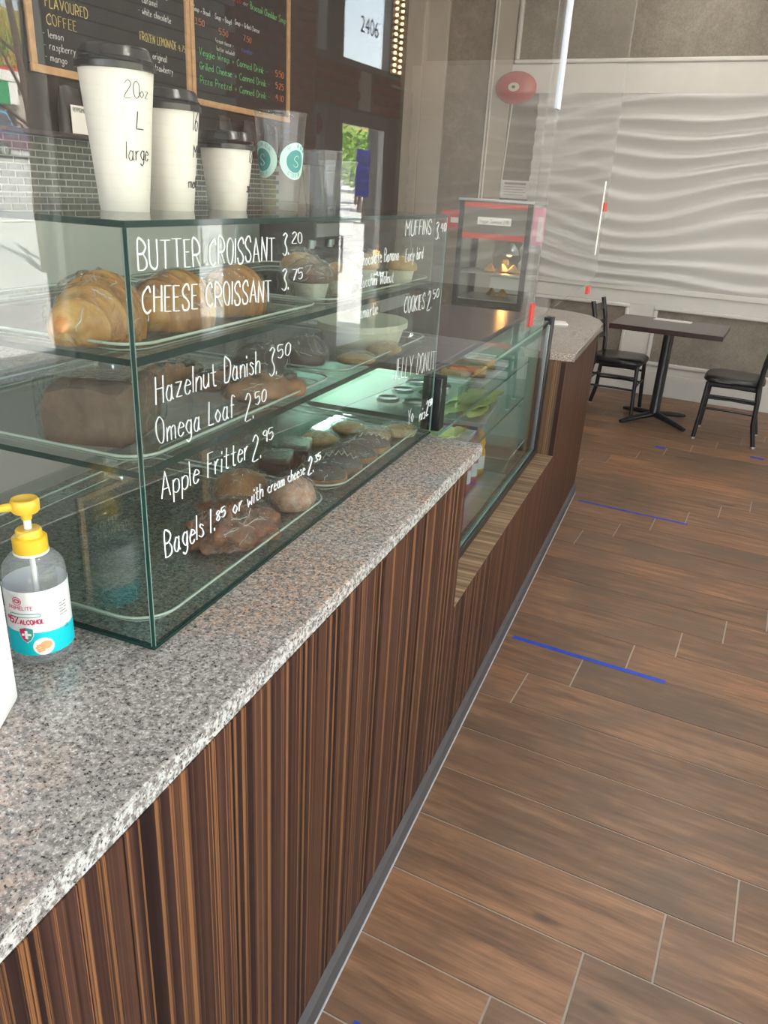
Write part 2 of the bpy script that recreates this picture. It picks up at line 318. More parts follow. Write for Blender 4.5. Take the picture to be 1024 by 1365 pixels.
def bent(me, fn):                          # lay a flat mesh (x, y, z=height) on a curved surface
    for v in me.vertices: v.co = fn(v.co.x, v.co.y, v.co.z)
    me.update(); return me
def disc(r, h, n=28, r1=None, sx=1., c=(0,0)):
    mb = MB(); vs = []; fs = []; rings = 5; r1 = r1 or 0.
    for j in range(rings+1):
        rr = r1+(r-r1)*j/rings
        vs += [(c[0]+sx*rr*math.cos(2*PI*k/n), c[1]+rr*math.sin(2*PI*k/n), h) for k in range(n)]
    for j in range(rings): fs += [(j*n+k, (j+1)*n+k, (j+1)*n+(k+1)%n, j*n+(k+1)%n) for k in range(n)]
    return mb.add(vs, fs)
# ================================================================ the setting
# floor: wood-look planks in staggered rows
RWD, PLN, STEP = .2032, 1.207, .152
fl = struct('floor', MB().box(-2.7, AW, -3.2, BW, -.08, -.0025), MT['grout'], 'brown wood-look plank tiles with pale grout lines')
def plank_mesh(l, cache={}):
    k = round(l, 3)
    if k not in cache:
        g = .0016; c = .0012; x0, x1, y0, y1 = g, l-g, g, RWD-g
        me = MB().add([(x0,y0,-.009),(x1,y0,-.009),(x1,y1,-.009),(x0,y1,-.009),(x0+c,y0+c,0),(x1-c,y0+c,0),(x1-c,y1-c,0),(x0+c,y1-c,0)],
                      [(0,3,2,1),(4,5,6,7),(0,1,5,4),(1,2,6,5),(2,3,7,6),(3,0,4,7)]).mesh('plank'); me.materials.append(MT['floor']); cache[k] = me
    return cache[k]
for n in range(-26, 22):
    b = 2.226+n*RWD; off = (.119+(n+3)*STEP) % PLN; a = off-3*PLN
    while a < AW:
        a0, a1 = max(a, -.95 if b < 3.6 else -2.2), min(a+PLN, AW)
        if a1-a0 > .03: put('plank', plank_mesh(a1-a0), MT['floor'], fl, loc=(a0, b, 0))
        a += PLN
struct('ceiling', MB().box(-4.2, AW+.2, -3.4, BW+.2, HC, HC+.2), MT['ceil'])
# far wall with wave panels, rails, framed wallpaper
U0 = -.472
wf = struct('wall_far', MB().box(-4.2, AW+.2, BW, BW+.15, 0, HC), MT['wallpaper'], 'mottled beige wallpaper wall with white rails and wave panels')
def wbox(name, u0, u1, z0, z1, t, mat, bev=.004): return put(name, MB().box(U0+u0, U0+u1, BW-t, BW+.01, z0, z1), MT[mat], wf, bevel=bev)
for nm, u0, u1, z0, z1, t, m in (('stone_pier', -2.50, -2.24, 0, HC, .05, 'beige'), ('stone_pier', -2.235, -2.02, 0, HC, .035, 'beige'), ('stone_panel', -2.005, -1.61, 0, HC, .012, 'stone'), ('stile', -1.60, -1.40, .22, HC, .022, 'beige'),
        ('rail', -1.40, 3.3, 2.41, 2.63, .022, 'white'), ('chair_rail', -1.40, 3.3, .885, .93, .040, 'white'), ('rail', -1.40, 3.3, .775, .885, .020, 'white'), ('stile', -.085, .125, .22, .775, .020, 'white'), ('stile', 1.75, 1.96, .22, .775, .020, 'white'),
        ('baseboard', -1.6, 3.3, 0, .20, .024, 'white'), ('rail', -1.40, 3.3, .20, .262, .016, 'white')):
    wbox(nm, u0, u1, z0, z1, t, m)
def frame_mould(u0, u1, z0, z1, w=.034, t=.034):
    for a0, a1, c0, c1 in ((u0,u1,z0,z0+w), (u0,u1,z1-w,z1), (u0,u0+w,z0+w,z1-w), (u1-w,u1,z0+w,z1-w)): wbox('moulding', a0, a1, c0, c1, t, 'white', .010)
frame_mould(-1.39, -.085, .262, .775); frame_mould(.125, 1.75, .262, .775); frame_mould(-1.385, 3.2, 2.63, 3.36); frame_mould(-1.60, -1.56, .2, 3.3, .012)
def wave(s, t):
    u = -1.13+4.4*s; z = .93+1.48*t
    ph = z*7.4+.50*math.sin(u*2.1+z*1.6-.6)+.30*math.sin(u*3.7-z*3.3+1.)+.24*math.sin(u*1.2+z*6.)
    w = ph-math.floor(ph); h = (w/.72 if w < .72 else (1-w)/.28); h = h*h*(3-2*h)
    amp = .55+.45*math.sin(u*1.3+z*3.1)
    return (U0+u, BW-.012-.062*h*(.40+.60*amp), z)
put('wave_panel', MB().grid(wave, 300, 150), MT['wave'], wf, smooth=180)
# menu wall behind the counter (parallel to the counter) with mosaic tile
XM = -2.4
wm = struct('wall_back', MB().box(XM-.15, XM, -3.6, 8.2, 0, HC), MT['dark'], 'dark wall behind the counter with small glass tiles', inroom=False)
put('tile_bed', MB().box(XM-.01, XM+.004, 1.2, 5.6, .9, 1.715), MT['tgrout'], wm)
tm = MB().box(0, .0022, .0035, .0795, .003, .026).mesh('tile'); tm.materials.append(MT['tile'])
for j in range(10):
    for i in range(29):
        put('tile', tm, MT['tile'], wm, loc=(XM+.004, 2.62+i*.085+(j % 2)*.0425, 1.425+j*.029))
# street wall: piers, windows and door seen mirrored in the acrylic
ws = struct('wall_right', MB().box(AW, AW+.2, -3.4, -2.3, -.2, HC).box(AW, AW+.2, -2.3, 2.60, -.2, .5).box(AW, AW+.2, -2.3, 2.60, 2.75, HC).box(AW, AW+.2, 2.60, 5.06, -.2, HC)
            .box(AW, AW+.2, 5.06, 6.5, 2.16, 2.48).box(AW, AW+.2, 5.06, 6.5, 3.25, HC).box(AW, AW+.2, 6.5, BW, -.2, HC).box(AW, AW+.2, 5.27, 5.44, -.2, HC).box(AW, AW+.2, 5.06, 5.27, -.2, .15).box(AW, AW+.2, 6.30, 6.5, -.2, 2.2), MT['mortar'], 'street wall of brick piers with windows and a door')
put('column', MB().box(AW-.03, AW+.01, 2.60, 2.70, 0, HC), MT['beige'], ws, bevel=.004)
put('column', MB().box(AW-.03, AW+.01, 6.50, BW, 0, HC), MT['beige'], ws, bevel=.004)
put('column', MB().box(AW-.03, AW+.01, 5.74, 5.90, 2.18, 2.46), MT['white'], ws, bevel=.004)
brm = {}
def brick(b, z, l, mat):
    k = (round(l, 2), mat)
    if k not in brm: brm[k] = MB().box(-.014, .01, .005, l-.005, .005, .066).mesh('brick'); brm[k].materials.append(MT[mat])
    put('brick', brm[k], MT[mat], ws, loc=(AW, b, z))
for j in range(26):
    z = 1.36+j*.072
    b = 2.71-(.105 if j % 2 else 0)
    while b < 5.05:
        b0 = max(b, 2.71); l = min(b+.21, 5.05)-b0
        if l > .04 and not (b0 < 3.95 and z > 2.75): brick(b0, z, l, 'brickg' if b0 < 3.95 else 'brick')
        b += .21
for j in range(4):
    b = 5.06-(.105 if j % 2 else 0)
    while b < 6.5:
        b0 = max(b, 5.06); l = min(b+.21, 6.5)-b0
        if l > .04 and not (5.60 < b0 < 5.88): brick(b0, 2.17+j*.076, l, 'brick')
        b += .21
def window(name, b0, b1, z0, z1, divs, label):
    f = .045; mb = MB().box(AW+.005, AW+.06, b0, b1, z0, z0+f).box(AW+.005, AW+.06, b0, b1, z1-f, z1)
    n = len(divs)
    for d in divs: mb.box(AW+.005, AW+.06, d-f/2, d+f/2, z0+f, z1-f)
    o = struct(name, mb, MT['aluminium'], label)
    for p, q in zip(divs, divs[1:]): put('pane', MB().box(AW+.028, AW+.034, p+f/2, q-f/2, z0+f, z1-f), MT['win'], o)
    return o
window('window_1', -2.3, 2.60, .5, 2.75, [-2.28, -.7, .9, 2.585], 'wide storefront window facing the parking lot')
window('window_2', 5.06, 5.27, .15, 2.16, [5.08, 5.25], 'narrow sidelight beside the entrance door')
window('window_3', 5.06, 5.27, 2.48, 3.25, [5.08, 5.25], 'small transom pane above the sidelight')
w4 = window('window_4', 5.44, 6.5, 2.48, 3.25, [5.46, 6.48], 'transom window with street number 2406')
typed('street_number', '2406', .17, MT['ink'], w4, loc=(AW+.0365, 5.95, 2.80), rot=(PI/2, 0, PI/2), xs=.95)
d1 = struct('door_1', MB().box(AW+.005, AW+.06, 5.44, 5.50, 0, 2.16).box(AW+.005, AW+.06, 6.24, 6.30, 0, 2.16).box(AW+.005, AW+.06, 5.50, 6.24, 2.06, 2.16).box(AW+.005, AW+.06, 5.50, 6.24, 0, .25), MT['aluminium'], 'glass entrance door in a metal frame')
put('pane', MB().box(AW+.028, AW+.034, 5.50, 6.24, .25, 2.06), MT['win'], d1)
put('door_handle', MB().tube([(AW+.02,5.47,.9),(AW-.04,5.47,.9),(AW-.04,5.47,1.2),(AW+.02,5.47,1.2)], .012), MT['steel'], d1)
# wall behind the photographer, with a window
wr = struct('wall_rear', MB().box(-4.2, -.95, -3.4, -3.2, -.2, HC).box(2.6, AW+.2, -3.4, -3.2, -.2, HC).box(-.95, 2.6, -3.4, -3.2, -.2, .15).box(-.95, 2.6, -3.4, -3.2, 2.85, HC), MT['beige'], 'beige wall with a wide window behind the viewer')
f = .05; mb = MB()
for x in (-.95, .25, 1.4, 2.55): mb.box(x, x+f, -3.33, -3.27, .15, 2.85)
mb.box(-.95, 2.6, -3.33, -3.27, .15, .2).box(-.95, 2.6, -3.33, -3.27, 2.8, 2.85).box(-.95, 2.6, -3.33, -3.27, .98, 1.03)
w5 = struct('window_5', mb, MT['aluminium'], 'wide window behind the viewer')
for x in (-.9, .3, 1.45):
    for z0, z1 in ((.2, .98), (1.03, 2.8)): put('pane', MB().box(x, x+1.1, -3.303, -3.297, z0, z1), MT['win'], w5)
# outside: rising street
AS = plain('asphalt', (.50,.49,.48), .9, var=.12, vs=1.5); CONC = plain('concrete', (.46,.45,.43), .9, var=.08)
prof = [(AW+.2,-.12), (6,-.12), (12,.15), (25,.72), (36,2.1), (43,2.9), (50,3.4)]
vs = []; fs = []
for a, z in prof: vs += [(a,-90,z),(a,160,z)]
for i in range(len(prof)-1): fs.append((2*i,2*i+2,2*i+3,2*i+1))
g = struct('ground', MB().add(vs, fs), AS, 'sunlit asphalt street rising away from the windows')
put('sidewalk', MB().box(AW+.2, 5.6, -60, 90, -.2, -.06), CONC, g)
for a, z in ((16.5,.35), (23,.635), (30,1.36)): put('lane_line', MB().add([(a,-40,z+.02),(a+.2,-40,z+.045),(a+.2,120,z+.045),(a,120,z+.02)], [(0,1,2,3)]), MT['paper'], g)
hp = [(50,3.4), (60,4.6), (80,10.5), (120,25.), (150,27.)]; vs = []; fs = []
for a, z in hp: vs += [(a,-90,z),(a,200,z)]
for i in range(len(hp)-1): fs.append((2*i,2*i+2,2*i+3,2*i+1))
prof += hp[1:]
struct('hill', MB().add(vs, fs), m_mottle('autumn_hillside', (.16,.20,.04), (.36,.28,.06), .12, .9, .9), 'wooded hillside beyond the street')
struct('rear_ground', MB().box(-40, AW+.2, -70, -3.4, -.4, -.12), CONC, 'pale pavement behind the viewer')
# ---- acrylic sheets hung in front of the display
def sheet(name, label, a, pts, t=.004):
    o = thing(name, label, 'acrylic sheet', M0, PHI)
    n = len(pts)
    vs = [(a-t/2,b,z) for b,z in pts]+[(a+t/2,b,z) for b,z in pts]
    s = put('panel', MB().add(vs, [tuple(range(n-1,-1,-1)), tuple(range(n,2*n))]), MT['sheet'], o); fixn(s) if False else None
    e = MB()
    for i in range(n):
        j = (i+1) % n; e.add([vs[i], vs[j], vs[n+j], vs[n+i]], [(0,1,2,3)])
    put('edge', e, MT['sheetedge'], o)
    return o
shA = sheet('acrylic_sheet', 'large clear acrylic sneeze guard hanging in front of the pastry case', 0., [(-.75,1.235),(.0,1.232),(.9,1.222),(1.70,1.224),(1.70,2.75),(-.75,2.75)])
put('sky_strip', MB().box(-.004,.005,1.678,1.706,1.80,2.75), plain('sky_reflection_blue', (.62,.70,.84), .25), shA)  # pale blue strip paints the sky reflected in the sheet's bent edge
for b in (-.4, 1.4): put('hanging_wire', MB().tube([(0,b,2.7),(0,b,HC)], .0012, 6), MT['steel'], shA)
shB = sheet('acrylic_sheet', 'narrow clear acrylic sneeze guard hanging above the far granite counter', -.016, [(1.655,1.225),(2.54,1.315),(2.54,2.75),(1.655,2.75)])
for b in (1.85, 2.4): put('hanging_wire', MB().tube([(-.016,b,2.7),(-.016,b,HC)], .0012, 6), MT['steel'], shB)
for b0, z0, b1, z1 in ((1.690,1.30,1.70,1.27),):
    put('tape_tab', MB().box(-.004,.004,1.675,1.71,1.235,1.30), MT['redlab'], shA)
put('tape_tab', MB().box(-.022,-.012,2.44,2.475,1.262,1.29), MT['redlab'], shB)
put('tape_tab', MB().box(-.022,-.012,2.50,2.55,1.55,1.58), MT['redlab'], shB)
st = put('paper_strip', MB().box(-.0132,-.0128,2.462,2.482,1.40,1.65), MT['paper'], shB); st['label'] = 'white paper label strip'
# ================================================================ counter
HT = .968; YR, YR2, YE, ZS = 1.7934, 3.277, 4.35, .543
ct = thing('service_counter', 'long counter clad in dark striped wood veneer with a low display opening', 'counter', (-.35, 1.5, 0))
def cput(name, mb, mat, **k): return put(name, mb, MT[mat], ct, loc=(.35,-1.5,0), **k)
XF = -.0098
cput('front_panel', MB().box(XF-.02, XF, -2.0, YR, .0, HT-.03), 'zebra')
cput('front_panel', MB().box(XF-.02, XF, YR, YR2, .0, ZS-.003), 'zebra')
cput('front_panel', MB().box(XF-.02, XF, YR2, YE, .0, HT-.012), 'zebra')
cput('sill', MB().box(-.12, XF, YR, YR2, ZS-.003, ZS), 'zebra_s')
cput('return_panel', MB().box(-.70, XF-.02, YR-.02, YR, .0, HT-.03), 'zebra_x')
cput('return_panel', MB().box(-.70, XF-.02, YR2, YR2+.02, .0, HT-.012), 'zebra_x')
cput('end_panel', MB().box(-.70, XF-.02, YE-.02, YE, .0, HT-.012), 'zebra_x')
cput('back_panel', MB().box(-.72, -.70, -2.0, YE, 0, HT-.03), 'blackmat')
cput('base_trim', MB().add([(XF-.001,-2.,0),(.000,-2.,0),(.000,-2.,.055),(XF-.001,-2.,.075),(XF-.001,YE+.012,0),(.000,YE+.012,0),(.000,YE+.012,.055),(XF-.001,YE+.012,.075)],
     [(0,1,2,3),(7,6,5,4),(1,5,6,2),(2,6,7,3),(0,4,5,1)]), 'trim')
cput('caulk_line', MB().tube([(.001,-2,.001),(.001,YE+.01,.001)], .003, 6), 'caulk')
g1 = put('granite_countertop', MB().box(-.74, -.0129, -2.0, 1.938, HT-.03, HT), MT['granite'], bevel=.003); put('lit_edge_band', MB().box(-.0132, -.0119, -2.0, 1.9375, HT-.0295, HT-.0025), MT['granite_lit'], g1); tag(g1, 'speckled grey granite countertop under the glass pastry case', 'countertop')  # paler strip paints window light on the granite's front edge
pts = [(-.74,YR2-.005),(-.0,YR2+.012),(.020,YR2+.02),(.012,4.30),(-.02,4.42),(-.09,4.56),(-.20,4.65),(-.36,4.70),(-.74,4.70)]
g2 = put('granite_countertop', MB().prism(pts, HT-.012, HT+.022), MT['granite_b'], bevel=.003); tag(g2, 'short brown-grey granite countertop with rounded end near the black chair', 'countertop')
# ================================================================ glass pastry case
CX0, CX1, CY0, CY1, ZT = -.775, -.168, .747, 1.956, 1.524
pc = thing('pastry_case', 'glass pastry display case with white handwritten prices', 'display case', (-.47, 1.35, HT))
def pput(name, mb, mat, **k): return put(name, mb, MT[mat], pc, loc=(.47,-1.35,-HT), **k)
T = .006
pput('front_pane', MB().box(CX1-T, CX1, CY0, CY1, HT+.004, ZT), 'cglass')
pput('end_pane', MB().box(CX0, CX1-T, CY0, CY0+T, HT+.004, ZT), 'cglass')
pput('end_pane', MB().box(CX0, CX1-T, CY1-T, CY1, HT+.004, ZT), 'cglass')
pput('top_pane', MB().box(CX0, CX1+.003, CY0-.004, CY1+.004, ZT, ZT+.008), 'cglass')
pput('base_pane', MB().box(CX0, CX1-T, CY0+T, CY1-T, HT+.004, HT+.010), 'cglass')
def edge(x0,x1,y0,y1,z0,z1,m='edge'): pput('glass_edge', MB().box(x0,x1,y0,y1,z0,z1), m)
e = .0035
edge(CX1-.0046, CX1-.0030, CY0-.0006, CY0+.001, HT+.004, ZT, 'edgel'); edge(CX1-.0030, CX1+.0006, CY0-.0006, CY0+.0020, HT+.004, ZT, 'edged'); edge(CX1-.0005, CX1+.0008, CY0+.0020, CY0+.0034, HT+.004, ZT, 'edgel')
edge(CX1-.003, CX1+.0006, CY1-.003, CY1+.0006, HT+.004, ZT, 'edgel')
edge(CX0, CX1+.0035, CY0-.0046, CY0-.0036, ZT+.0005, ZT+.0075, 'edged'); edge(CX1+.0026, CX1+.0036, CY0-.004, CY1+.004, ZT+.0005, ZT+.0075, 'edged')
edge(CX1-T, CX1+.001, CY0-.001, CY1+.001, HT, HT+.005, 'edged'); edge(CX0, CX1-T, CY0-.001, CY0+T, HT, HT+.005, 'edged'); edge(CX0, CX1-T, CY1-T, CY1+.001, HT, HT+.005, 'edged')
SH1, SH2 = 1.372, 1.226                    # shelf tops
for z in (SH1, SH2):
    s = pput('shelf', MB().box(CX0+.02, CX1-.014, CY0+.010, CY1-.010, z-.008, z), 'cglass'); 
    edge(CX1-.0145, CX1-.0130, CY0+.010, CY1-.010, z-.0105, z, 'edged'); edge(CX0+.02, CX1-.014, CY0+.0095, CY0+.0105, z-.008, z, 'edged')
    for y in (CY0+.018, CY1-.018):
        for x in (CX1-.05, CX0+.08): pput('shelf_clip', MB().box(x-.012, x+.012, y-.011, y+.011, z-.016, z-.008), 'steel', bevel=.002)
# paint-marker lettering on the front pane
def sign(text, y0, z0, y1, z1, size, r=.0011, up=(0,0,1), mat='marker', gap=2.2):
    U = Vector((0, y1-y0, z1-z0)); L = U.length
    return pput('lettering', hand(text, size, L, plane_fn((CX1+.0006, y0, z0), U/L, up, (1,0,0)), r, gap), mat)
sign('BUTTER CROISSANT', .765,1.478, 1.086,1.471, .033, .0013); sign('3.', 1.112,1.477, 1.130,1.477, .033, .0013); sign('20', 1.142,1.494, 1.175,1.492, .017)
sign('CHEESE CROISSANT', .768,1.428, 1.075,1.411, .031, .0013); sign('3.', 1.110,1.424, 1.130,1.424, .033, .0013); sign('75', 1.142,1.437, 1.178,1.436, .017)
sign('Hazelnut Danish', .782,1.314, 1.039,1.306, .035); sign('3.', 1.069,1.295, 1.092,1.294, .046); sign('50', 1.098,1.318, 1.137,1.317, .021)
sign('Omega Loaf', .780,1.261, .965,1.254, .034); sign('2.', .994,1.240, 1.018,1.238, .042); sign('50', 1.026,1.257, 1.057,1.256, .020)
sign('Apple Fritter', .782,1.183, 1.000,1.176, .036); sign('2.', 1.014,1.168, 1.040,1.166, .042); sign('95', 1.048,1.188, 1.080,1.187, .020)
sign('Bagels', .783,1.098, .873,1.093, .038, .0013); sign('1.', .892,1.090, .902,1.089, .038, .0013); sign('85', .908,1.103, .932,1.104, .016, .0012); sign('or', .955,1.097, .980,1.096, .026); sign('with', .998,1.094, 1.046,1.096, .026); sign('cream cheese', 1.063,1.095, 1.199,1.088, .022, .0009); sign('2.', 1.212,1.082, 1.234,1.081, .034, .0013); sign('35', 1.240,1.097, 1.264,1.097, .014, .0012)
sign('MUFFINS', 1.659,1.489, 1.832,1.491, .031); sign('3.', 1.868,1.476, 1.898,1.476, .040); sign('40', 1.908,1.492, 1.946,1.492, .020)
sign('- Chocolate Banana', 1.394,1.442, 1.626,1.443, .025, .0009); sign('- Early bird', 1.646,1.436, 1.785,1.436, .027, .0009); sign('- Zucchini Walnut', 1.398,1.402, 1.602,1.398, .024, .0009); sign('- smartie', 1.404,1.340, 1.520,1.341, .026, .0009)
sign('COOKIES', 1.681,1.323, 1.823,1.319, .035); sign('2.', 1.846,1.312, 1.876,1.312, .046); sign('50', 1.888,1.334, 1.930,1.334, .022)
sign('JELLY DONUT', 1.640,1.176, 1.946,1.148, .048, .0009); sign('Yo', 1.760,1.040, 1.80,1.040, .04, .0007); sign('nis', 1.850,1.026, 1.895,1.027, .034); sign('2', 1.903,1.030, 1.922,1.030, .040); sign('50', 1.928,1.050, 1.948,1.050, .018)
# ================================================================ clear trays
def tray(label, x0, x1, y0, y1, z, h=.012, rr=.045):
    o = thing('serving_tray', label, 'tray', ((x0+x1)/2, (y0+y1)/2, z)); hx, hy = (x1-x0)/2, (y1-y0)/2
    def loop(ins, zz):
        r = rr-ins*.6; p = []
        for cx, cy, s in ((hx-ins-r,-(hy-ins-r),-PI/2),(hx-ins-r,hy-ins-r,0),(-(hx-ins-r),hy-ins-r,PI/2),(-(hx-ins-r),-(hy-ins-r),PI)):
            p += [(cx+r*math.cos(s+k*PI/16), cy+r*math.sin(s+k*PI/16), zz) for k in range(9)]
        return p
    L0, L1 = loop(.012, .0012), loop(0, h); n = len(L0)
    put('plate', MB().add(L0+L1, [tuple(range(n))]+[(i,(i+1)%n,n+(i+1)%n,n+i) for i in range(n)]), MT['tray'], o)
    put('rim', MB().tube(loop(-.001, h), .0020, 6, closed=True), MT['rim'], o); put('rim', MB().tube(loop(.013, .0018), .0010, 6, closed=True), MT['rim'], o)
    return o
tray('clear rounded tray holding the wrapped croissants on the upper glass shelf', -.66, -.190, .775, 1.30, SH1)
tray('clear rounded tray of muffins on the upper glass shelf', -.66, -.190, 1.33, 1.93, SH1)
tray('clear rounded tray with dark loaf and danishes on the middle glass shelf', -.66, -.188, .770, 1.36, SH2)
tray('clear rounded tray holding the cream box on the middle glass shelf', -.66, -.188, 1.40, 1.93, SH2)
tray('clear rounded tray with fritter and bagel at the bottom of the case', -.66, -.184, .765, 1.352, HT+.010, .016, .06)
tray('clear rounded tray with chocolate eclairs at the bottom of the case', -.66, -.184, 1.378, 1.93, HT+.010, .016, .06)
# ================================================================ pastries
def nz(p, s, seed): return noise.noise(Vector(p)*s+Vector((seed*3.1, seed*1.7, seed)))
def blob(rx, ry, rz, amp=.06, sc=30., seed=0, nu=40, nv=22, flat=.35, ridges=0, rd=.0, pole=None):
    def fn(s, t):
        th = 2*PI*s; ph = PI*(t-.5); c = math.cos(ph); d = Vector((c*math.cos(th), c*math.sin(th), math.sin(ph)))
        k = 1+amp*nz((d.x*rx, d.y*ry, d.z*rz), sc, seed)*2+amp*nz((d.x*rx, d.y*ry, d.z*rz), sc*2.3, seed+5)*.9
        if ridges: k += rd*math.cos(ridges*d.y*PI+2.2*d.x*(1-abs(d.y)))*(1-.5*abs(d.y))
        z = d.z*rz*k
        if z < -flat*rz: z = -flat*rz+(z+flat*rz)*.12
        return (d.x*rx*k, d.y*ry*k, z+flat*rz*1.06)
    return MB().grid(fn, nu, nv, wrap=True)
def glint_folds(o, rx, ry, rz, seed, flat=.35, n=16, loc=(0,0,0)):   # pale film ridges, their white paints the glints of the wrap
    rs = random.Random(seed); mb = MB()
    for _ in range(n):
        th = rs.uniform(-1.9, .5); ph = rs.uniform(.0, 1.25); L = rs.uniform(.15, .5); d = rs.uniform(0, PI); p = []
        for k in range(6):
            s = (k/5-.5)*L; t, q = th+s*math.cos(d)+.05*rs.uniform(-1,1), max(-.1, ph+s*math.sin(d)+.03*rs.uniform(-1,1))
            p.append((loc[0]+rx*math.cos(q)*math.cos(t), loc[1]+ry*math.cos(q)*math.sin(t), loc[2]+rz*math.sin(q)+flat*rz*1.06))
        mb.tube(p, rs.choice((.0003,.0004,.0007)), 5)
    put('wrap_glint_fold', mb, MT['glint_crease'], o)['kind'] = 'stuff'
def filmed(o, rx, ry, rz, seed, flat=.35, loc=(0,0,0), g=1.07):
    glint_folds(o, rx*g+.004, ry*g+.004, rz*g+.004, seed, flat, 18, loc)
    put('wrap', blob(rx*g+.003, ry*g+.003, rz*g+.003, .07, 70., seed+40, 34, 18, flat), MT['film'], o, loc=loc)
def pastry(name, label, cat, x, y, z, rz, rx, ry, h, mat, seed, wrap=True, group=None, **k):
    o = thing(name, label, cat, (x, y, z), rz, group); put('crust', blob(rx, ry, h, seed=seed, **k), MT[mat], o, smooth=180)
    if wrap: filmed(o, rx, ry, h, seed, k.get('flat', .35))
    return o
z1 = SH1+.0016; z2 = SH2+.0016; z0 = HT+.0116
def croissant(label, x, y, rz, s, seed):
    o = thing('croissant', label, 'croissant', (x, y, z1), rz)
    def fn(sv, t):
        a = (t-.5)*2; th = 2*PI*sv; e = max(0., 1-abs(a)**2.6)**.62
        sw = a+.10*math.cos(th-.6)*(1-abs(a)); lay = (abs(sw)*4.2) % 1.; R = (.043*e+.002)*(1+.15*(.5+.5*math.cos(lay*PI))*(1 if e > .15 else 0)+.014*math.sin(abs(sw)*62+1.5*math.sin(th*2)))*(1+.05*nz((a*2, sv, seed), 3, seed))
        cy = a*.078*s; cx = -.030*a*a*s
        x = cx+R*math.cos(th)*.95*s; z = R*math.sin(th)*1.06*s*(1.06-.25*a*a)
        return (x, cy+.010*math.sin(th)*a, max(z, -.018*s)+.019*s)
    put('crust', MB().grid(fn, 40, 110), MT['croissant'], o, smooth=180)
    glint_folds(o, .057*s, .087*s, .055*s, seed, .38, 15, (-.008,0,0))
    put('wrap', blob(.056*s, .086*s, .054*s, .06, 60., seed+9, 36, 20, .38), MT['film'], o, loc=(-.008,0,0))
    return o
croissant('golden wrapped croissant nearest the case corner', -.290, .842, .55, 1.14, 1)
croissant('golden wrapped croissant behind the words cheese croissant', -.265, .975, .12, 1.06, 2)
croissant('golden wrapped croissant under the end of the word croissant', -.275, 1.150, .06, 1.0, 3)
def muffin(label, x, y, r, mat, seed, wrap=True):
    o = thing('muffin', label, 'muffin', (x, y, z1)); put('paper_case', MB().lathe([(0,0),(r*.66,0),(r*.86,r*.9),(r*.80,r*.9)], 28), MT['cream'], o, smooth=40)
    put('muffin_top', blob(r, r, r*.66, .07, 40., seed, flat=.2), MT[mat], o, smooth=180, loc=(0,0,r*.80))
    if wrap: glint_folds(o, r*1.13, r*1.13, r*1.06, seed, .75, 22); put('wrap', blob(r*1.12, r*1.12, r*1.05, .07, 60., seed+3, 26, 18, flat=.75), MT['film'], o)
    return o
muffin('dark wrapped muffin right of the croissants', -.262, 1.40, .042, 'loaf', 4); muffin('dark wrapped muffin beside the word banana', -.250, 1.50, .040, 'muffin', 5)
muffin('golden muffin behind the words early bird', -.30, 1.74, .042, 'muffin', 6); muffin('orange brown muffin under the muffins price', -.235, 1.83, .038, 'cookie', 7, False); muffin('golden muffin at the back of the muffin tray', -.40, 1.62, .042, 'muffin', 8)
# middle shelf
lf = thing('seeded_loaf', 'dark brown wrapped loaf on the middle shelf by the case corner', 'bread loaf', (-.335, .88, z2), .30)
def loaf(s, t):
    pts = [(-.062,0),(.062,0),(.066,.045),(.055,.078),(.02,.088),(-.02,.088),(-.055,.078),(-.066,.045)]
    i = int(s*8+.001) % 8; x, z = pts[i]; y = (t-.5)*.15
    k = 1-.10*abs(t*2-1)**4; q = .003*nz((x*9, y*9, z*9), 6, 3); return (x*k+q, y, z*k+q)
m_ = MB().grid(loaf, 8, 12, wrap=True); m_.f += [tuple(range(7,-1,-1)), tuple(range(12*8, 13*8))]
put('crust', m_, MT['loaf'], lf, smooth=35); put('wrap', MB().box(-.070,.070,-.079,.079,.0005,.093), MT['film'], lf, bevel=.012)
def danish(label, x, y, rz, l, seed):
    o = thing('danish', label, 'danish', (x, y, z2), rz)
    put('crust', blob(.032, l/2, .028, .07, 30., seed, 36, 40, .3, 5, .10), MT['bun'], o, smooth=180)
    put('filling', MB().tube([(.004*math.sin(k*1.3), -l*.40+k*l*.8/14, .030+.002*math.cos(k)) for k in range(15)], .007, 8), MT['choc'], o, smooth=180)
    glint_folds(o, .038, l/2+.007, .035, seed, .35, 14)
    put('wrap', blob(.037, l/2+.006, .034, .05, 60., seed+4, 26, 26, .35), MT['film'], o); return o
danish('long golden wrapped danish behind the words danish 3.50', -.243, 1.185, -.75, .15, 11); danish('wrapped hazelnut danish behind the first danish', -.325, 1.205, -.65, .15, 12); danish('wrapped danish at the back of the middle tray', -.44, 1.17, -.5, .14, 13)
pastry('chocolate_bun', 'dark wrapped chocolate bun behind the 3.50 price', 'bun', -.345, 1.36-.02, z2, .4, .055, .07, .042, 'choc', 14); pastry('chocolate_bun', 'dark wrapped chocolate bun beside the mullion reflection', 'bun', -.32, 1.475, z2, .2, .05, .065, .04, 'choc', 15)
bx = thing('pastry_box', 'cream cardboard box behind the smartie price', 'box', (-.30, 1.76, z2)); n = 24; 
put('box_body', MB().lathe([(0,0),(.085,0),(.100,.048),(.098,.048),(.083,.004),(0,.004)], 40, sy=1.25), MT['cream'], bx, smooth=35); put('box_lid', MB().lathe([(.104,.044),(.106,.044),(.106,.058),(0,.062)], 40, sy=1.25), MT['cream'], bx, smooth=35)
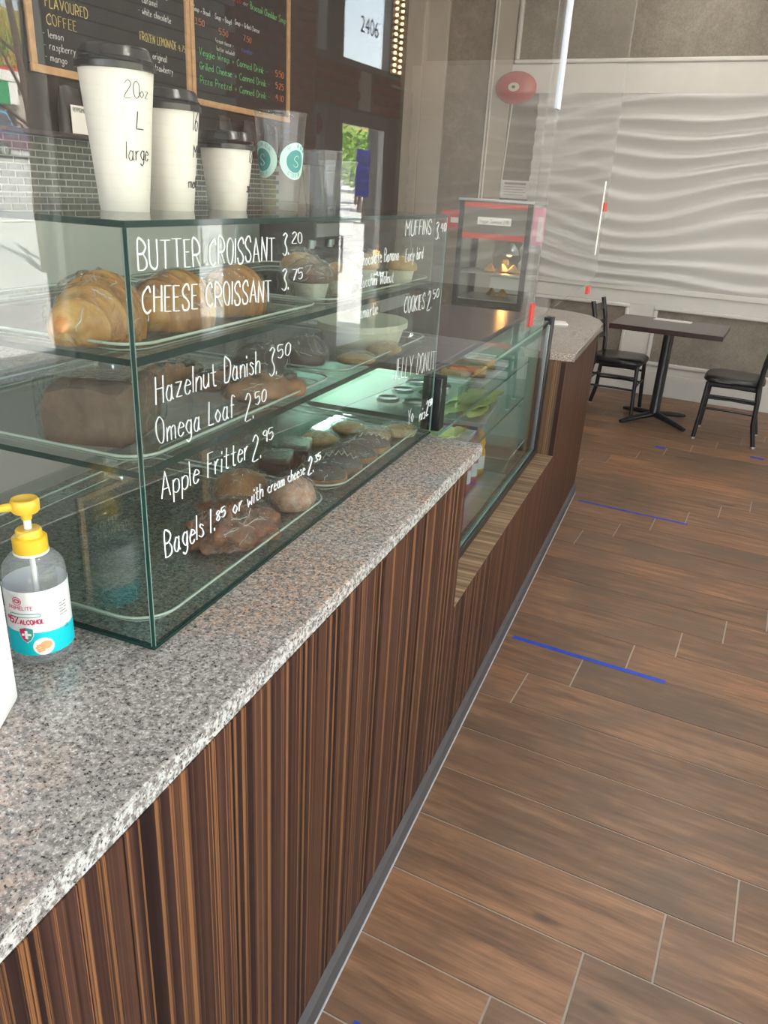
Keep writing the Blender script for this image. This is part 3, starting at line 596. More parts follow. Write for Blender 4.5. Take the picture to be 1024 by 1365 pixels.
pastry('cookie', 'round smartie cookie in front of the cream box', 'cookie', -.225, 1.55, z2, 0, .042, .042, .012, 'cookie', 17, flat=.5); pastry('cookie', 'thick round cookie under the cookies price', 'cookie', -.215, 1.70-.01, z2, 0, .042, .042, .014, 'cookie', 18, flat=.5)
# bottom
pastry('apple_fritter', 'lumpy glazed wrapped apple fritter behind the bagels price', 'fritter', -.258, 1.098, z0, -.35, .062, .082, .050, 'fritter', 21, amp=.17, sc=46., flat=.3, nu=72, nv=36)
pastry('bagel', 'brown wrapped bagel behind the words apple fritter', 'bagel', -.352, 1.275, z0, .2, .056, .058, .042, 'bun', 22, amp=.03)
pastry('sugar_bun', 'pale sugared wrapped bun behind the words cream cheese', 'bun', -.240, 1.290, z0, 0, .046, .050, .044, 'sugar', 23, amp=.03)
def eclair(label, x, y, rz, l, seed):
    o = thing('eclair', label, 'eclair', (x, y, z0), rz)
    put('dough', blob(.029, l/2, .030, .03, 30., seed, 30, 30, .4), MT['bun'], o, smooth=180); put('icing', blob(.0297, l/2*.98, .0285, .03, 30., seed, 30, 30, -.05), MT['choc'], o, smooth=180, loc=(0,0,.0165))
    glint_folds(o, .036, l/2+.007, .041, seed, .4, 16)
    put('wrap', blob(.035, l/2+.006, .040, .06, 70., seed+2, 24, 22, .4), MT['film'], o)
    if seed % 2: put('drizzle', MB().tube([(.014*(-1)**k, -l*.36+k*l*.72/11, .0455-.012*abs(k-5.5)**2/30) for k in range(12)], .0016, 6), MT['cream'], o)
    return o
for i, (lab, x, y) in enumerate((('chocolate eclair nearest the sugared bun', -.240, 1.432), ('second chocolate eclair from the sugared bun', -.240, 1.516), ('third chocolate eclair from the sugared bun', -.240, 1.602), ('chocolate eclair nearest the case far end', -.240, 1.690))): eclair(lab, x, y, -1.15, .105, 30+i)
for i, (lab, x, y) in enumerate((('chocolate bar behind the sugared bun', -.37, 1.455), ('chocolate bar in the back row beside a cookie', -.375, 1.56))):
    o = thing('chocolate_brownie', lab, 'brownie', (x, y, z0), .35); put('cake', MB().box(-.034,.034,-.042,.042,0,.034), MT['choc'], o, bevel=.006); put('wrap', MB().box(-.038,.038,-.047,.047,.0004,.039), MT['film'], o, bevel=.009)
for i, (lab, x, y) in enumerate((('golden cookie in the back row of the bottom tray', -.375, 1.69), ('golden cookie beside the far end of the eclairs', -.265, 1.79), ('golden cookie in the far front corner of the bottom tray', -.225, 1.865), ('golden cookie leaning behind the far cookies', -.35, 1.815))): pastry('cookie', lab, 'cookie', x, y, z0, .3*i, .044, .044, .017, 'cookie', 50+i, flat=.5)
# ================================================================ cups on top of the case
ZC = ZT+.008
def paper_cup(label, x, y, h, rb, rtop, texts):
    o = thing('paper_cup', label, 'paper cup', (x, y, ZC)); rad = lambda z: rb+(rtop-rb)*z/h
    put('sleeve', MB().lathe([(0,.004),(rb-.002,.004),(rb-.001,0),(rb,0),(rtop,h),(rtop-.001,h+.002),(0,h+.002)], 48), MT['cup'], o, smooth=40)
    R = rtop; put('lid', MB().lathe([(R+.001,h-.004),(R+.0035,h-.003),(R+.0035,h+.004),(R+.0005,h+.006),(R+.0015,h+.009),(R-.001,h+.012),(R-.004,h+.022),(R-.006,h+.024),(R-.009,h+.023),(R-.010,h+.018),(0,h+.018)], 48), MT['lid'], o, smooth=30)
    tc = math.atan2(-y, CAM.x-x)
    for s, deg, z, size, w, r in texts: put('lettering', hand(s, size, w, cyl_fn((0,0,0), rad, tc+math.radians(deg), z), r, 2.), MT['ink'], o)
    return o
paper_cup('tallest white paper cup with black lid marked 20oz L large', -.330, .950, .176, .0330, .0485, (('20', 10, .140, .020, .021, .0007), ('oz', 38, .141, .014, .014, .0006), ('L', 30, .104, .021, .011, .0010), ('large', 9, .066, .021, .034, .0009)))
paper_cup('middle white paper cup with black lid marked 16 M medium', -.345, 1.080, .142, .0330, .0460, (('16', 54, .112, .026, .012, .0008), ('M', 58, .076, .017, .011, .0009), ('medium', 44, .034, .016, .040, .0009)))
paper_cup('shortest white paper cup with black lid beside the clear cups', -.352, 1.250, .100, .0320, .0450, (('12', 62, .078, .02, .012, .0007), ('small', 62, .030, .018, .03, .0009)))
def clear_stack(label, x, y, h, rb, rtop, n, logo):
    o = thing('clear_cup', label, 'plastic cup', (x, y, ZC)); mb = MB(); rad = lambda z: rb+(rtop-rb)*z/h
    put('cup_wall', MB().lathe([(0,.002),(rb,0),(rtop,h)], 40), MT['pclear'], o, smooth=40)
    put('rim', MB().tube([(rtop*math.cos(2*PI*k/40), rtop*math.sin(2*PI*k/40), h) for k in range(40)], .0018, 6, closed=True), MT['pclear'], o, smooth=180)
    for z in (.10*h, .78*h): put('ring', MB().tube([((rad(z)+.0004)*math.cos(2*PI*k/40), (rad(z)+.0004)*math.sin(2*PI*k/40), z) for k in range(40)], .0006, 5, closed=True), MT['pclear'], o, smooth=180)
    tc = math.atan2(-y, CAM.x-x)
    for deg in logo:
        cf = cyl_fn((0,0,0), rad, tc+math.radians(deg), h*.52)
        a = put('logo_ring', disc(.031, .0006), MT['paleteal'], o); bent(a.data, cf); b = put('logo_disc', disc(.0190, .0011), MT['teal'], o); bent(b.data, cf)
        for s, a0, sg in (('R AOR', 125, -1), ('COFF', 235, 1)):
            for i, ch in enumerate(s):
                an = math.radians(a0+sg*i*20); R = .0250; q = an-PI/2 if sg < 0 else an+PI/2
                def fn(u, v, hh, an=an, q=q): return cf(R*math.cos(an)+(u-.0017)*math.cos(q)-(v-.0022)*math.sin(q), R*math.sin(an)+(u-.0017)*math.sin(q)+(v-.0022)*math.cos(q), hh+.0012)
                if ch != ' ': put('lettering', hand(ch, .0060, .0044, fn, .0005, jit=0), MT['teal'], o)
        put('lettering', hand('S', .018, .010, lambda u, v, hh: cf(u-.005, v-.009, hh+.0014), .0006, jit=0), MT['paleteal'], o)
    return o
clear_stack('tall clear plastic cup with two teal round logos', -.322, 1.385, .165, .0330, .0475, 1, (-52, 42))
clear_stack('medium clear plastic cup right of the logo cup', -.315, 1.545, .112, .0300, .0440, 1, ())
clear_stack('short clear plastic cup nearest the far end of the case', -.335, 1.665, .098, .0290, .0420, 1, ())
# ================================================================ hand sanitizer
sx, sy = -.300, .680
sb = thing('sanitizer_bottle', 'clear hand sanitizer pump bottle with yellow pump and cyan label', 'bottle', (sx, sy, HT)); RB = .0395
gel = thin_glass('clear_gel_bottle', (.96,.97,.98), 1.38, .0, .14, (.85,.9,.95)); MT['gel'] = gel
put('bottle_body', MB().lathe([(0,.002),(RB-.006,0),(RB-.001,.004),(RB,.010),(RB,.125),(RB-.003,.138),(RB-.012,.149),(.019,.153),(.018,.160)], 48), gel, sb, smooth=60)
put('pump_collar', MB().lathe([(.0205,.153),(.0215,.154),(.0215,.173),(.0205,.174),(.0165,.175),(.0160,.183),(.0145,.185),(0,.185)], 40), MT['yellow'], sb, smooth=35)
put('collar_ring', MB().lathe([(.0215,.1515),(.0222,.152),(.0222,.1545),(.0215,.155)], 40), MT['wplastic'], sb, smooth=40)
put('pump_stem', MB().lathe([(.0048,.184),(.0048,.204)], 20), MT['wplastic'], sb, smooth=60); put('dip_tube', MB().lathe([(.0035,.01),(.0035,.150)], 12), MT['wplastic'], sb, smooth=60)
hd = put('pump_head', MB().lathe([(0,.198),(.0065,.198),(.0075,.206),(.0150,.208),(.0172,.211),(.0176,.222),(.0160,.226),(.0140,.2265),(.0125,.2255),(0,.225)], 36), MT['yellow'], sb, smooth=35)
td = math.atan2(-1, -.72); put('nozzle', MB().tube([(.012*math.cos(td),.012*math.sin(td),.2175),(.035*math.cos(td),.035*math.sin(td),.2165),(.052*math.cos(td),.052*math.sin(td),.212)], [.0058,.0048,.0042], 14), MT['yellow'], hd, smooth=60)
tc = math.atan2(-sy, CAM.x-sx)
def wrapped(w, z0, z1, h, fz=None, n=40, m=10):
    def fn(s, t):
        u = (s-.5)*w; top = z1 if fz is None else fz(s); return (u, z0+(top-z0)*t, h)
    return MB().grid(fn, n, m)
bf = cyl_fn((0,0,0), lambda z: RB, tc-math.radians(26), 0.)
lw = 2*PI*RB*.90
lb = put('label', wrapped(lw, .018, .112, .0006), MT['label'], sb, smooth=180); bent(lb.data, bf)
c = put('label_band', wrapped(lw, .018, .05, .0009, lambda s: .046+.014*s*s+.006*math.sin(s*5)), MT['cyan'], lb, smooth=180); bent(c.data, bf)
def pr(name, mb, mat, loc=(0,0)):
    for i, v in enumerate(mb.v): mb.v[i] = (v[0]+loc[0], v[1]+loc[1], v[2])
    o = put(name, mb, MT[mat], lb); bent(o.data, bf); return o
pr('emblem', disc(.0062, .0011, r1=.0052), 'crimson', (-.0085, .099)); pr('emblem', disc(.0030, .0011, r1=.0016, sx=1.5), 'crimson', (-.0085, .099))
def word(s, x, z, size, w, mat, r=.00035): pr('lettering', hand(s, size, w, lambda u, v, h: Vector((x+u, z+v, .0010+h)), r, 2., 0), mat)
word('PRIMELITE', -.0215, .0865, .0052, .032, 'crimson', .00034); word('95%', -.0270, .0655, .0095, .0170, 'crimson', .0009); word('ALCOHOL', -.0075, .0655, .0065, .0290, 'crimson', .0007)
pill = [(-.0185+.0020*math.cos(a), .0780+.0024*math.sin(a)) for a in [PI/2+k*PI/8 for k in range(9)]]+[(.0165+.0020*math.cos(a), .0780+.0024*math.sin(a)) for a in [-PI/2+k*PI/8 for k in range(9)]]
pr('pill_outline', MB().tube([(p[0]+(q[0]-p[0])*k/6, p[1]+(q[1]-p[1])*k/6, .0012) for p, q in zip(pill, pill[1:]+pill[:1]) for k in range(6)], .0004, 5, closed=True), 'teal')
for k in range(5): pr('small_print', MB().box(.0430, .0560-(k % 2)*.002, .086-k*.0042, .0869-k*.0042, .0009, .0011), 'blackmat')
word('CE', .0490, .0480, .0045, .0058, 'teal', .0004)
sh = [(-.0085,.008),(0,.0105),(.0085,.008),(.0080,-.001),(.0050,-.0075),(0,-.0115),(-.0050,-.0075),(-.0080,-.001)]
def flat(pts, h, k=1.): return MB().add([(x*k, z*k, h) for x, z in pts]+[(0, 0, h)], [(i, (i+1) % len(pts), len(pts)) for i in range(len(pts))])
pr('shield_border', flat(sh, .0011, 1.12), 'wplastic', (-.001, .050)); pr('shield', flat(sh, .0013), 'teal', (-.001, .050)); pr('shield_half', flat([(-.0085,.008),(0,.0105),(0,-.0115),(-.0050,-.0075),(-.0080,-.001)], .0015), 'crimson', (-.001,.050))
pr('cross', MB().box(-.0060,.0060,-.0017,.0017,.0015,.0017).box(-.0017,.0017,-.0060,.0060,.0015,.0018), 'wplastic', (-.001,.050))
pr('picture_disc', disc(.0130, .0012), 'wplastic', (.0180,.0310))
pr('printed_hand', disc(.0062, .0015, sx=1.15, c=(.003,.002)), 'skin', (.0180,.0310))
for k in range(4): pr('printed_hand', MB().tube([(.001,.004-k*.003,.0013),(-.0095+abs(k-1)*.0012,.0015-k*.0030,.0013)], .0016, 6, sx=.3), 'skin', (.0180,.0310))
wb = thing('white_dispenser', 'white rounded plastic container cut off by the picture edge beside the sanitizer', 'container', (-.262, .519, HT), math.radians(-62.7))
put('body', MB().prism([(x*.018+cx, y*.018+cy) for cx, cy, x, y in [(sxx*.044, syy*.024, math.cos(a), math.sin(a)) for sxx, syy, a in [((1 if math.cos(q) > 0 else -1), (1 if math.sin(q) > 0 else -1), q) for q in [2*PI*k/40+.01 for k in range(40)]]]], 0, .165), MT['wplastic'], wb, bevel=.006)
put('lid', MB().box(-.058,.058,-.038,.038,.166,.180), MT['wplastic'], wb, bevel=.006); put('lid_knob', MB().lathe([(.014,.179),(.014,.190),(.011,.194),(0,.195)], 24), MT['wplastic'], wb, smooth=40)
# ================================================================ refrigerated display
FX0, FX1, FY0, FY1, FZ0, FZ1 = -.68, -.088, 1.985, YR2-.004, ZS, 1.128
mint = plain('mint_liner', (.46,.60,.53), .5); MT['mint'] = plain('mint_plastic', (.34,.50,.38), .4)
fr = thing('display_fridge', 'black framed refrigerated glass display set into the counter', 'display fridge', (-.4, 2.6, 0))
def fput(name, mb, mat, **k): return put(name, mb, mat if not isinstance(mat, str) else MT[mat], fr, loc=(.4,-2.6,0), **k)
fput('front_pane', MB().box(FX1-.008, FX1-.002, 1.945, FY1-.04, FZ0+.03, FZ1-.02), 'cglass')
fput('bottom_rail', MB().box(FX1-.03, FX1+.008, 1.815, FY1, FZ0, FZ0+.030), 'black', bevel=.003)
fput('post', MB().box(FX1-.03, FX1+.008, FY1-.042, FY1, FZ0+.03, FZ1+.01), 'black', bevel=.003)
fput('post', MB().box(-.205, -.150, FY0-.012, FY0+.035, HT+.002, FZ1-.008), 'black', bevel=.003)
fput('post_trim', MB().box(FX1-.010, FX1-.001, FY1-.052, FY1-.043, FZ0+.03, FZ1-.02), 'steel')
fput('glass_edge', MB().box(FX1-.009, FX1-.001, 1.945, FY1-.045, FZ0+.030, FZ0+.036), 'edgel')
fput('top_deck', MB().box(FX0, FX1-.10, FY0, FY1, FZ1-.008, FZ1+.012), plain('grey_deck', (.07,.07,.08), .25), bevel=.003)
fput('top_glass', MB().box(FX1-.10, FX1, FY0, FY1, FZ1-.004, FZ1+.002), 'cglass')
fput('back_wall', MB().box(FX0, FX0+.02, FY0, FY1, FZ0, FZ1-.008), mint); fput('floor_pan', MB().box(FX0+.02, FX1-.03, 1.83, FY1, FZ0, FZ0+.012), 'steel')
fput('end_wall', MB().box(FX0+.02, FX1-.04, FY1-.012, FY1, FZ0+.012, FZ1-.008), mint); fput('end_pane', MB().box(FX0+.02, -.205, FY0, FY0+.006, HT+.004, FZ1-.010), 'cglass')
FS1, FS2 = .955, .80
for z in (FS1, FS2):
    fput('glass_shelf', MB().box(FX0+.02, FX1-.07, FY0+.012, FY1-.055, z-.007, z), 'cglass'); fput('shelf_edge', MB().box(FX1-.0705, FX1-.069, FY0+.012, FY1-.055, z-.008, z), 'edgel')
fput('lamp_tube', MB().tube([(-.60, FY0+.1, FZ1-.022), (-.60, FY1-.1, FZ1-.022)], .007, 10), emit('fridge_lamp', (.86,1.,.92), .5), smooth=60)
light('fridge_lamp_light', 'AREA', (-.60, 2.62, FZ1-.040), 1.05, (.98,1.,.92), size=.03, sy=1.0)
def rtray(label, x, y, z, w, l, mat='wplastic', rz=0.):
    o = thing('food_tray', label, 'tray', (x, y, z), rz); w /= 2; l /= 2
    put('dish', MB().add([(-w*.9,-l*.9,0),(w*.9,-l*.9,0),(w*.9,l*.9,0),(-w*.9,l*.9,0),(-w,-l,.022),(w,-l,.022),(w,l,.022),(-w,l,.022),(-w+.006,-l+.006,.022),(w-.006,-l+.006,.022),(w-.006,l-.006,.022),(-w+.006,l-.006,.022),(-w*.88,-l*.88,.004),(w*.88,-l*.88,.004),(w*.88,l*.88,.004),(-w*.88,l*.88,.004)],
        [(0,3,2,1),(0,1,5,4),(1,2,6,5),(2,3,7,6),(3,0,4,7),(4,5,9,8),(5,6,10,9),(6,7,11,10),(7,4,8,11),(8,9,13,12),(9,10,14,13),(10,11,15,14),(11,8,12,15),(12,13,14,15)]), MT[mat], o); return o
rtray('white tray of lettuce leaves on the lower fridge shelf', -.295, 2.85, FS2, .19, .44, rz=.10); rtray('small white tray of pale leaves on the fridge shelf beside the granite edge', -.27, 2.42, FS2, .18, .24)
rtray('white tray of sandwiches on the upper fridge shelf', -.30, 2.80, FS1, .22, .40); rtray('mint green tray of silver lidded jars on the upper fridge shelf', -.42, 2.35, FS1, .40, .60, 'mint')
def leaf(label, x, y, z, l, w, rz, seed, tilt=0.):
    def fn(s, t):
        u = (s-.5); wd = w*(math.sin(PI*min(1, t*.93+.07))**.6); return (u*wd+.003*nz((u*5,t*7,0),3,seed), (t-.5)*l, .016+.016*abs(u)**1.5+.006*nz((u*8,t*8,1),2,seed)+.006*math.sin(t*20+seed)*abs(u))
    o = put('lettuce_leaf', MB().grid(fn, 12, 20), MT['lettuce'], loc=(x, y, z), rot=(tilt, 0, rz), smooth=180); so = o.modifiers.new('thick', 'SOLIDIFY'); so.thickness = .0015
    return tag(o, label, 'lettuce leaf', 'lettuce leaves on the white fridge tray')
for i in range(9): leaf('long pale green lettuce leaf layered on the white fridge tray', -.295+.045*(i % 3-1), 2.79+.05*(i//3)+.03*(i % 2), FS2+.010+.010*(i//3)+.004*(i % 3), .28, .085, random.uniform(-.35, .35), i)
for i in range(2): leaf('pale lettuce leaf on the small white fridge tray by the granite', -.27+.05*(i-.5), 2.42, FS2+.008+.006*i, .19, .08, .2-.5*i, 20+i)
for i in range(4):
    o = thing('sandwich', 'wrapped sandwich on the upper fridge tray', 'sandwich', (-.30+.05*(i % 2-.5), 2.70+.085*i*.8, FS1+.006), .3, 'wrapped sandwiches on the upper fridge tray')
    put('bread', MB().prism([(-.05,-.03),(.05,-.03),(0,.045)], 0, .045), MT['cookie'], o, bevel=.005); put('wrap', MB().prism([(-.056,-.034),(.056,-.034),(0,.052)], -.0005, .050), MT['film'], o, bevel=.006)
for i in range(6):
    o = thing('lidded_jar', 'small jar with silver lid on the mint green fridge tray', 'jar', (-.29-.085*(i // 3), 2.16+.13*(i % 3), FS1+.005), 0, 'silver lidded jars in the fridge')
    put('cup', MB().lathe([(0,0),(.028,0),(.034,.03)], 28), MT['pclear'], o, smooth=50); put('lid', MB().lathe([(.0355,.026),(.0355,.034),(.030,.036),(.026,.034),(0,.034)], 28), MT['steel'], o, smooth=35)
juice = plain('orange_juice', (.80,.36,.05), .3); blue = plain('blue_cap', (.02,.07,.55), .35); pinkj = plain('pink_juice', (.60,.10,.20), .3)
def bottle(label, x, y, z, mat, capm, s=1.08):
    o = thing('juice_bottle', label, 'bottle', (x, y, z)); put('bottle_body', MB().lathe([(0,0),(.026*s,0),(.030*s,.006),(.030*s,.075),(.024*s,.085),(.028*s,.098),(.024*s,.120),(.014*s,.138),(.013*s,.148)], 28), mat, o, smooth=50).scale.z = 1.32
    put('cap', MB().lathe([(.0155*s,.143),(.0165*s,.145),(.0165*s,.163),(.0145*s,.165),(0,.165)], 24), capm, o, smooth=35).scale.z = 1.32; put('sleeve', MB().lathe([(.0304*s,.022),(.0304*s,.062)], 28), MT['label'], o, smooth=60).scale.z = 1.32; return o
for lab, x, y, m, cp in (('blue capped juice bottle nearest the granite corner', -.245, 2.650, pinkj, blue), ('second blue capped juice bottle from the granite corner', -.245, 2.745, pinkj, blue), ('orange juice bottle with a white cap beside the blue caps', -.245, 2.845, juice, MT['wplastic']), ('blue capped orange juice bottle behind the front row', -.330, 2.60, juice, blue), ('orange juice bottle with a white cap in the second row', -.330, 2.70, juice, MT['wplastic'])):
    bottle(lab, x, y, FZ0+.012, m, cp)
o = thing('storage_bin', 'clear plastic bin on the fridge floor', 'bin', (-.22, 3.06, FZ0+.012)); put('bin_wall', MB().box(-.09,.09,-.16,.16,0,.004).box(-.09,-.086,-.16,.16,0,.06).box(.086,.09,-.16,.16,0,.06).box(-.09,.09,-.16,-.156,0,.06).box(-.09,.09,.156,.16,0,.06), MT['pclear'], o); put('bin_rim', MB().tube([(-.09,-.16,.06),(.09,-.16,.06),(.09,.16,.06),(-.09,.16,.06)], .003, 6, closed=True), MT['rim'], o)
for i, (x, y, c) in enumerate(((-.45, 2.95, pinkj), (-.45, 3.05, pinkj), (-.40, 3.14, MT['redlab']))): 
    o = thing('drink_carton', ('dark red drink carton deep in the fridge', 'second dark red drink carton deep in the fridge', 'red drink carton at the far fridge wall')[i], 'carton', (x, y, FZ0+.012), .2); put('carton_body', MB().box(-.035,.035,-.035,.035,0,.13), c, o, bevel=.003); put('carton_gable', MB().add([(-.035,-.035,.13),(.035,-.035,.13),(.035,.035,.13),(-.035,.035,.13),(-.035,0,.165),(.035,0,.165)], [(0,1,5,4),(2,3,4,5),(1,2,5),(3,0,4)]), c, o)
# ================================================================ food warmer on the far counter
wmx = thing('food_warmer', 'countertop food warmer with red striped glass front and price card', 'food warmer', (-.555, 4.15, HT+.022))
def wput(name, mb, mat, **k): return put(name, mb, mat if not isinstance(mat, str) else MT[mat], wmx, **k)
w2, d2, hh = .185, .17, .575
wput('base', MB().box(-w2, w2, -d2, d2, .0, .07), 'black', bevel=.004); wput('top_cap', MB().box(-w2-.006, w2+.006, -d2-.006, d2+.006, hh-.012, hh), 'steel', bevel=.002)
for x in (-w2, w2-.026):
    for y in (-d2, d2-.026): wput('post', MB().box(x, x+.026, y, y+.026, .07, hh-.012), 'black', bevel=.002)
wput('header', MB().box(-w2+.026, w2-.026, -d2+.002, -d2+.012, hh-.185, hh-.012), plain('warmer_header', (.16,.15,.13), .3))
wput('red_band', MB().box(-w2+.026, w2-.026, -d2-.001, -d2+.002, hh-.040, hh-.018), 'redlab'); wput('red_band', MB().box(-w2+.026, w2-.026, -d2-.001, -d2+.002, hh-.185, hh-.160), 'redlab')
wput('price_card', MB().box(-.085, .085, -d2-.002, -d2+.002, hh-.118, hh-.083), 'paper'); wput('lettering', hand('Veggie Samosa 2.00', .016, .15, plane_fn((-.075, -d2-.0022, hh-.110), (1,0,0), (0,0,1), (0,-1,0)), .0012), 'ink')
wput('side_sign', MB().box(-w2-.10, -w2-.002, -d2+.05, -d2+.056, hh-.15, hh-.06), 'redlab'); wput('side_sign_text', MB().box(-w2-.055, -w2-.01, -d2+.047, -d2+.05, hh-.12, hh-.095), 'paper')
wput('pink_card', MB().box(w2+.006, w2+.062, -d2+.010, -d2+.014, hh-.195, hh-.025), 'pink'); wput('card_text', MB().box(w2+.030, w2+.056, -d2+.007, -d2+.010, hh-.180, hh-.065), 'paper')
for x0, x1, y0, y1 in ((-w2+.026, w2-.026, -d2+.004, -d2+.008), (-w2+.004, -w2+.008, -d2+.026, d2-.026), (w2-.008, w2-.004, -d2+.026, d2-.026)): wput('pane', MB().box(x0, x1, y0, y1, .07, hh-.185 if y1-y0 < .01 else hh-.012), 'cglass')
for z in (.09, .22): wput('rack', MB().box(-w2+.02, w2-.02, -d2+.02, d2-.02, z, z+.006), 'steel')
wput('heat_lamp', MB().lathe([(0,hh-.20),(.02,hh-.205),(.045,hh-.24),(.05,hh-.26)], 24, c=(.06,-.02,0)), 'steel', smooth=60); wput('lamp_bulb', MB().lathe([(0,hh-.225),(.016,hh-.235),(.020,hh-.252),(.012,hh-.266),(0,hh-.27)], 20, c=(.06,-.02,0)), emit('heat_bulb', (1.,.42,.10), 5.), smooth=180)
light('heat_lamp_light', 'POINT', (-.495, 4.10, HT+.022+hh-.30), .35, (1.,.45,.12), size=.02)
for i in range(5):
    o = thing('samosa', 'golden samosa keeping warm on the warmer rack', 'samosa', (-.555+.06*(i % 3-.4), 4.10+.07*(i//3), HT+.022+(.228 if i < 3 else .0985)), i*1.1, 'samosas in the food warmer'); put('pastry', MB().add([(-.04,-.03,0),(.04,-.03,0),(0,.05,0),(0,0,.05)], [(0,2,1),(0,1,3),(1,2,3),(2,0,3)]), MT['muffin'], o, bevel=.008)
tag(put('paper_pad', MB().box(-.07,.07,-.05,.05,0,.008), MT['paper'], loc=(-.22,4.10,HT+.022), rot=(0,0,.3), bevel=.001), 'white paper pad on the far granite counter behind the fridge', 'paper pad')
# ================================================================ table and chairs
tb = thing('cafe_table', 'square dark wood cafe table on a black pedestal', 'table', room(-.078, 5.755), PHI)
put('tabletop', MB().box(-.40,.40,-.315,.315,.720,.757), MT['tabletop'], tb, bevel=.004); put('column', MB().lathe([(.046,.05),(.040,.07),(.038,.69),(.05,.70),(.05,.705)], 28), MT['black'], tb, smooth=40)
put('top_plate', MB().box(-.14,.14,-.02,.02,.705,.72).box(-.02,.02,-.14,.14,.704,.719), MT['black'], tb)
for k in range(4):
    q = PI/4+k*PI/2+.12; c, s = math.cos(q), math.sin(q); pth = [(.02*c,.02*s,.060),(.15*c,.15*s,.050),(.27*c,.27*s,.032),(.33*c,.33*s,.022)]
    put('foot', MB().tube(pth, [.034,.030,.026,.020], 12, sx=.72), MT['black'], tb, smooth=60)
pp = put('paper_sheet', MB().box(-.14,.14,-.06,.06,0,.0012).box(-.14,.14,-.0605,-.059,.0012,.006), MT['paper'], loc=room(-.095,5.98,.757), rot=(0,0,PHI-.02)); tag(pp, 'folded white paper lying on the dark cafe table', 'paper')
def chair(label, a, b, rz):
    o = thing('cafe_chair', label, 'chair', room(a, b), PHI+rz)           # faces local +x
    def seat(s, t):
        th = 2*PI*s; c, q = math.cos(th), math.sin(th); n = 4.2; r = (abs(c)**n+abs(q)**n)**(-1/n)
        k, z = ((.0,.425),(.93,.425),(1.,.437),(.985,.456),(.90,.468),(.6,.470),(0,.466))[round(t*6)]
        w = .212 if c > 0 else .205-.02*abs(c); return (r*c*.208*k, r*q*w*k, z)
    put('seat', MB().grid(seat, 48, 6, wrap=True), MT['seat'], o, smooth=60)
    put('seat_frame', MB().box(-.175,.175,-.175,.175,.405,.425), MT['black'], o, bevel=.004)
    for y in (-1, 1):
        put('leg', MB().tube([(.165,.170*y,.425),(.175,.182*y,.2),(.188,.195*y,.006)], .0155, 10), MT['black'], o, smooth=60)
        put('leg', MB().tube([(-.170,.175*y,.44),(-.185,.182*y,.30),(-.190,.188*y,.16),(-.225,.195*y,.006)], .0165, 10), MT['black'], o, smooth=60)
        put('back_post', MB().tube([(-.170,.175*y,.40),(-.178,.178*y,.55),(-.205,.180*y,.72),(-.245,.182*y,.875)], .0175, 10), MT['black'], o, smooth=60)
        for z in (.235, .33): put('stretcher', MB().tube([(.172-.02*0,.182*y,z),(0,.190*y,z+.004),(-.184,.182*y,z)], .009, 8), MT['black'], o, smooth=60)
        for x in (.188, -.225): put('foot_cap', MB().lathe([(0,0),(.018,0),(.0175,.012),(.016,.013)], 14, c=(x,.195*y,0)), MT['steel'], o, smooth=40)
    put('stretcher', MB().tube([(.174,-.184,.26),(.174,.184,.26)], .009, 8), MT['black'], o, smooth=60); put('stretcher', MB().tube([(-.187,-.184,.28),(-.187,.184,.28)], .009, 8), MT['black'], o, smooth=60)
    for z, hz in ((.575,.032), (.675,.034), (.790,.045)):
        xx = lambda z: -.178-.027*(z-.55)/.17 if z < .72 else -.205-.04*(z-.72)/.155
        mb = MB()
        def slat(s, t, z=z, hz=hz):
            y = -.178+.356*s; i = round(t*4); dx, dz = ((-.006,0),(.006,0),(.006,1),(-.006,1),(-.006,0))[i]; return (xx(z+dz*hz)+dx-.018*math.cos(PI*(s-.5)), y, z+dz*hz)
        put('back_slat', mb.grid(slat, 12, 4), MT['black'], o)
    return o
chair('black metal chair with padded seat tucked behind the granite counter end', -.420, 5.84, 0.); chair('black metal chair with padded seat cut off by the picture edge', .450, 5.645, PI)
# ================================================================ floor tape
def tape(label, a0, b0, a1, b1, w=.024):
    d = Vector((a1-a0, b1-b0)); L = d.length; n = max(2, int(L/.05)); vs = []; rs = random.Random(int(b0*100))
    def fn(s, t): return (s*L, (t-.5)*w+.0015*math.sin(s*9)*w/.02*.3, .0006+.0003*math.sin(s*40+t*3))
    o = put('floor_tape', MB().grid(fn, n, 2), MT['tape'], loc=room(a0, b0), rot=(0,0,PHI+math.atan2(d.y, d.x))); so = o.modifiers.new('thick', 'SOLIDIFY'); so.thickness = .0004; so.offset = 1
    return tag(o, label, 'tape', 'blue tape marks on the floor')
tape('long bright blue tape line on the floor beside the counter opening', -.007, 2.025, .567, 2.024); tape('faint blue tape line on the floor beyond the first tape', -.156, 3.649, .448, 3.642, .022)
tape('short blue tape scrap on the floor in front of the table foot', .055, 5.04, .125, 5.03, .04); tape('short blue tape scrap on the floor in front of the cut-off chair', .675, 5.215, .76, 5.20, .045); tape('blue tape scrap at the bottom edge of the picture', .185, .405, .30, .403, .014)
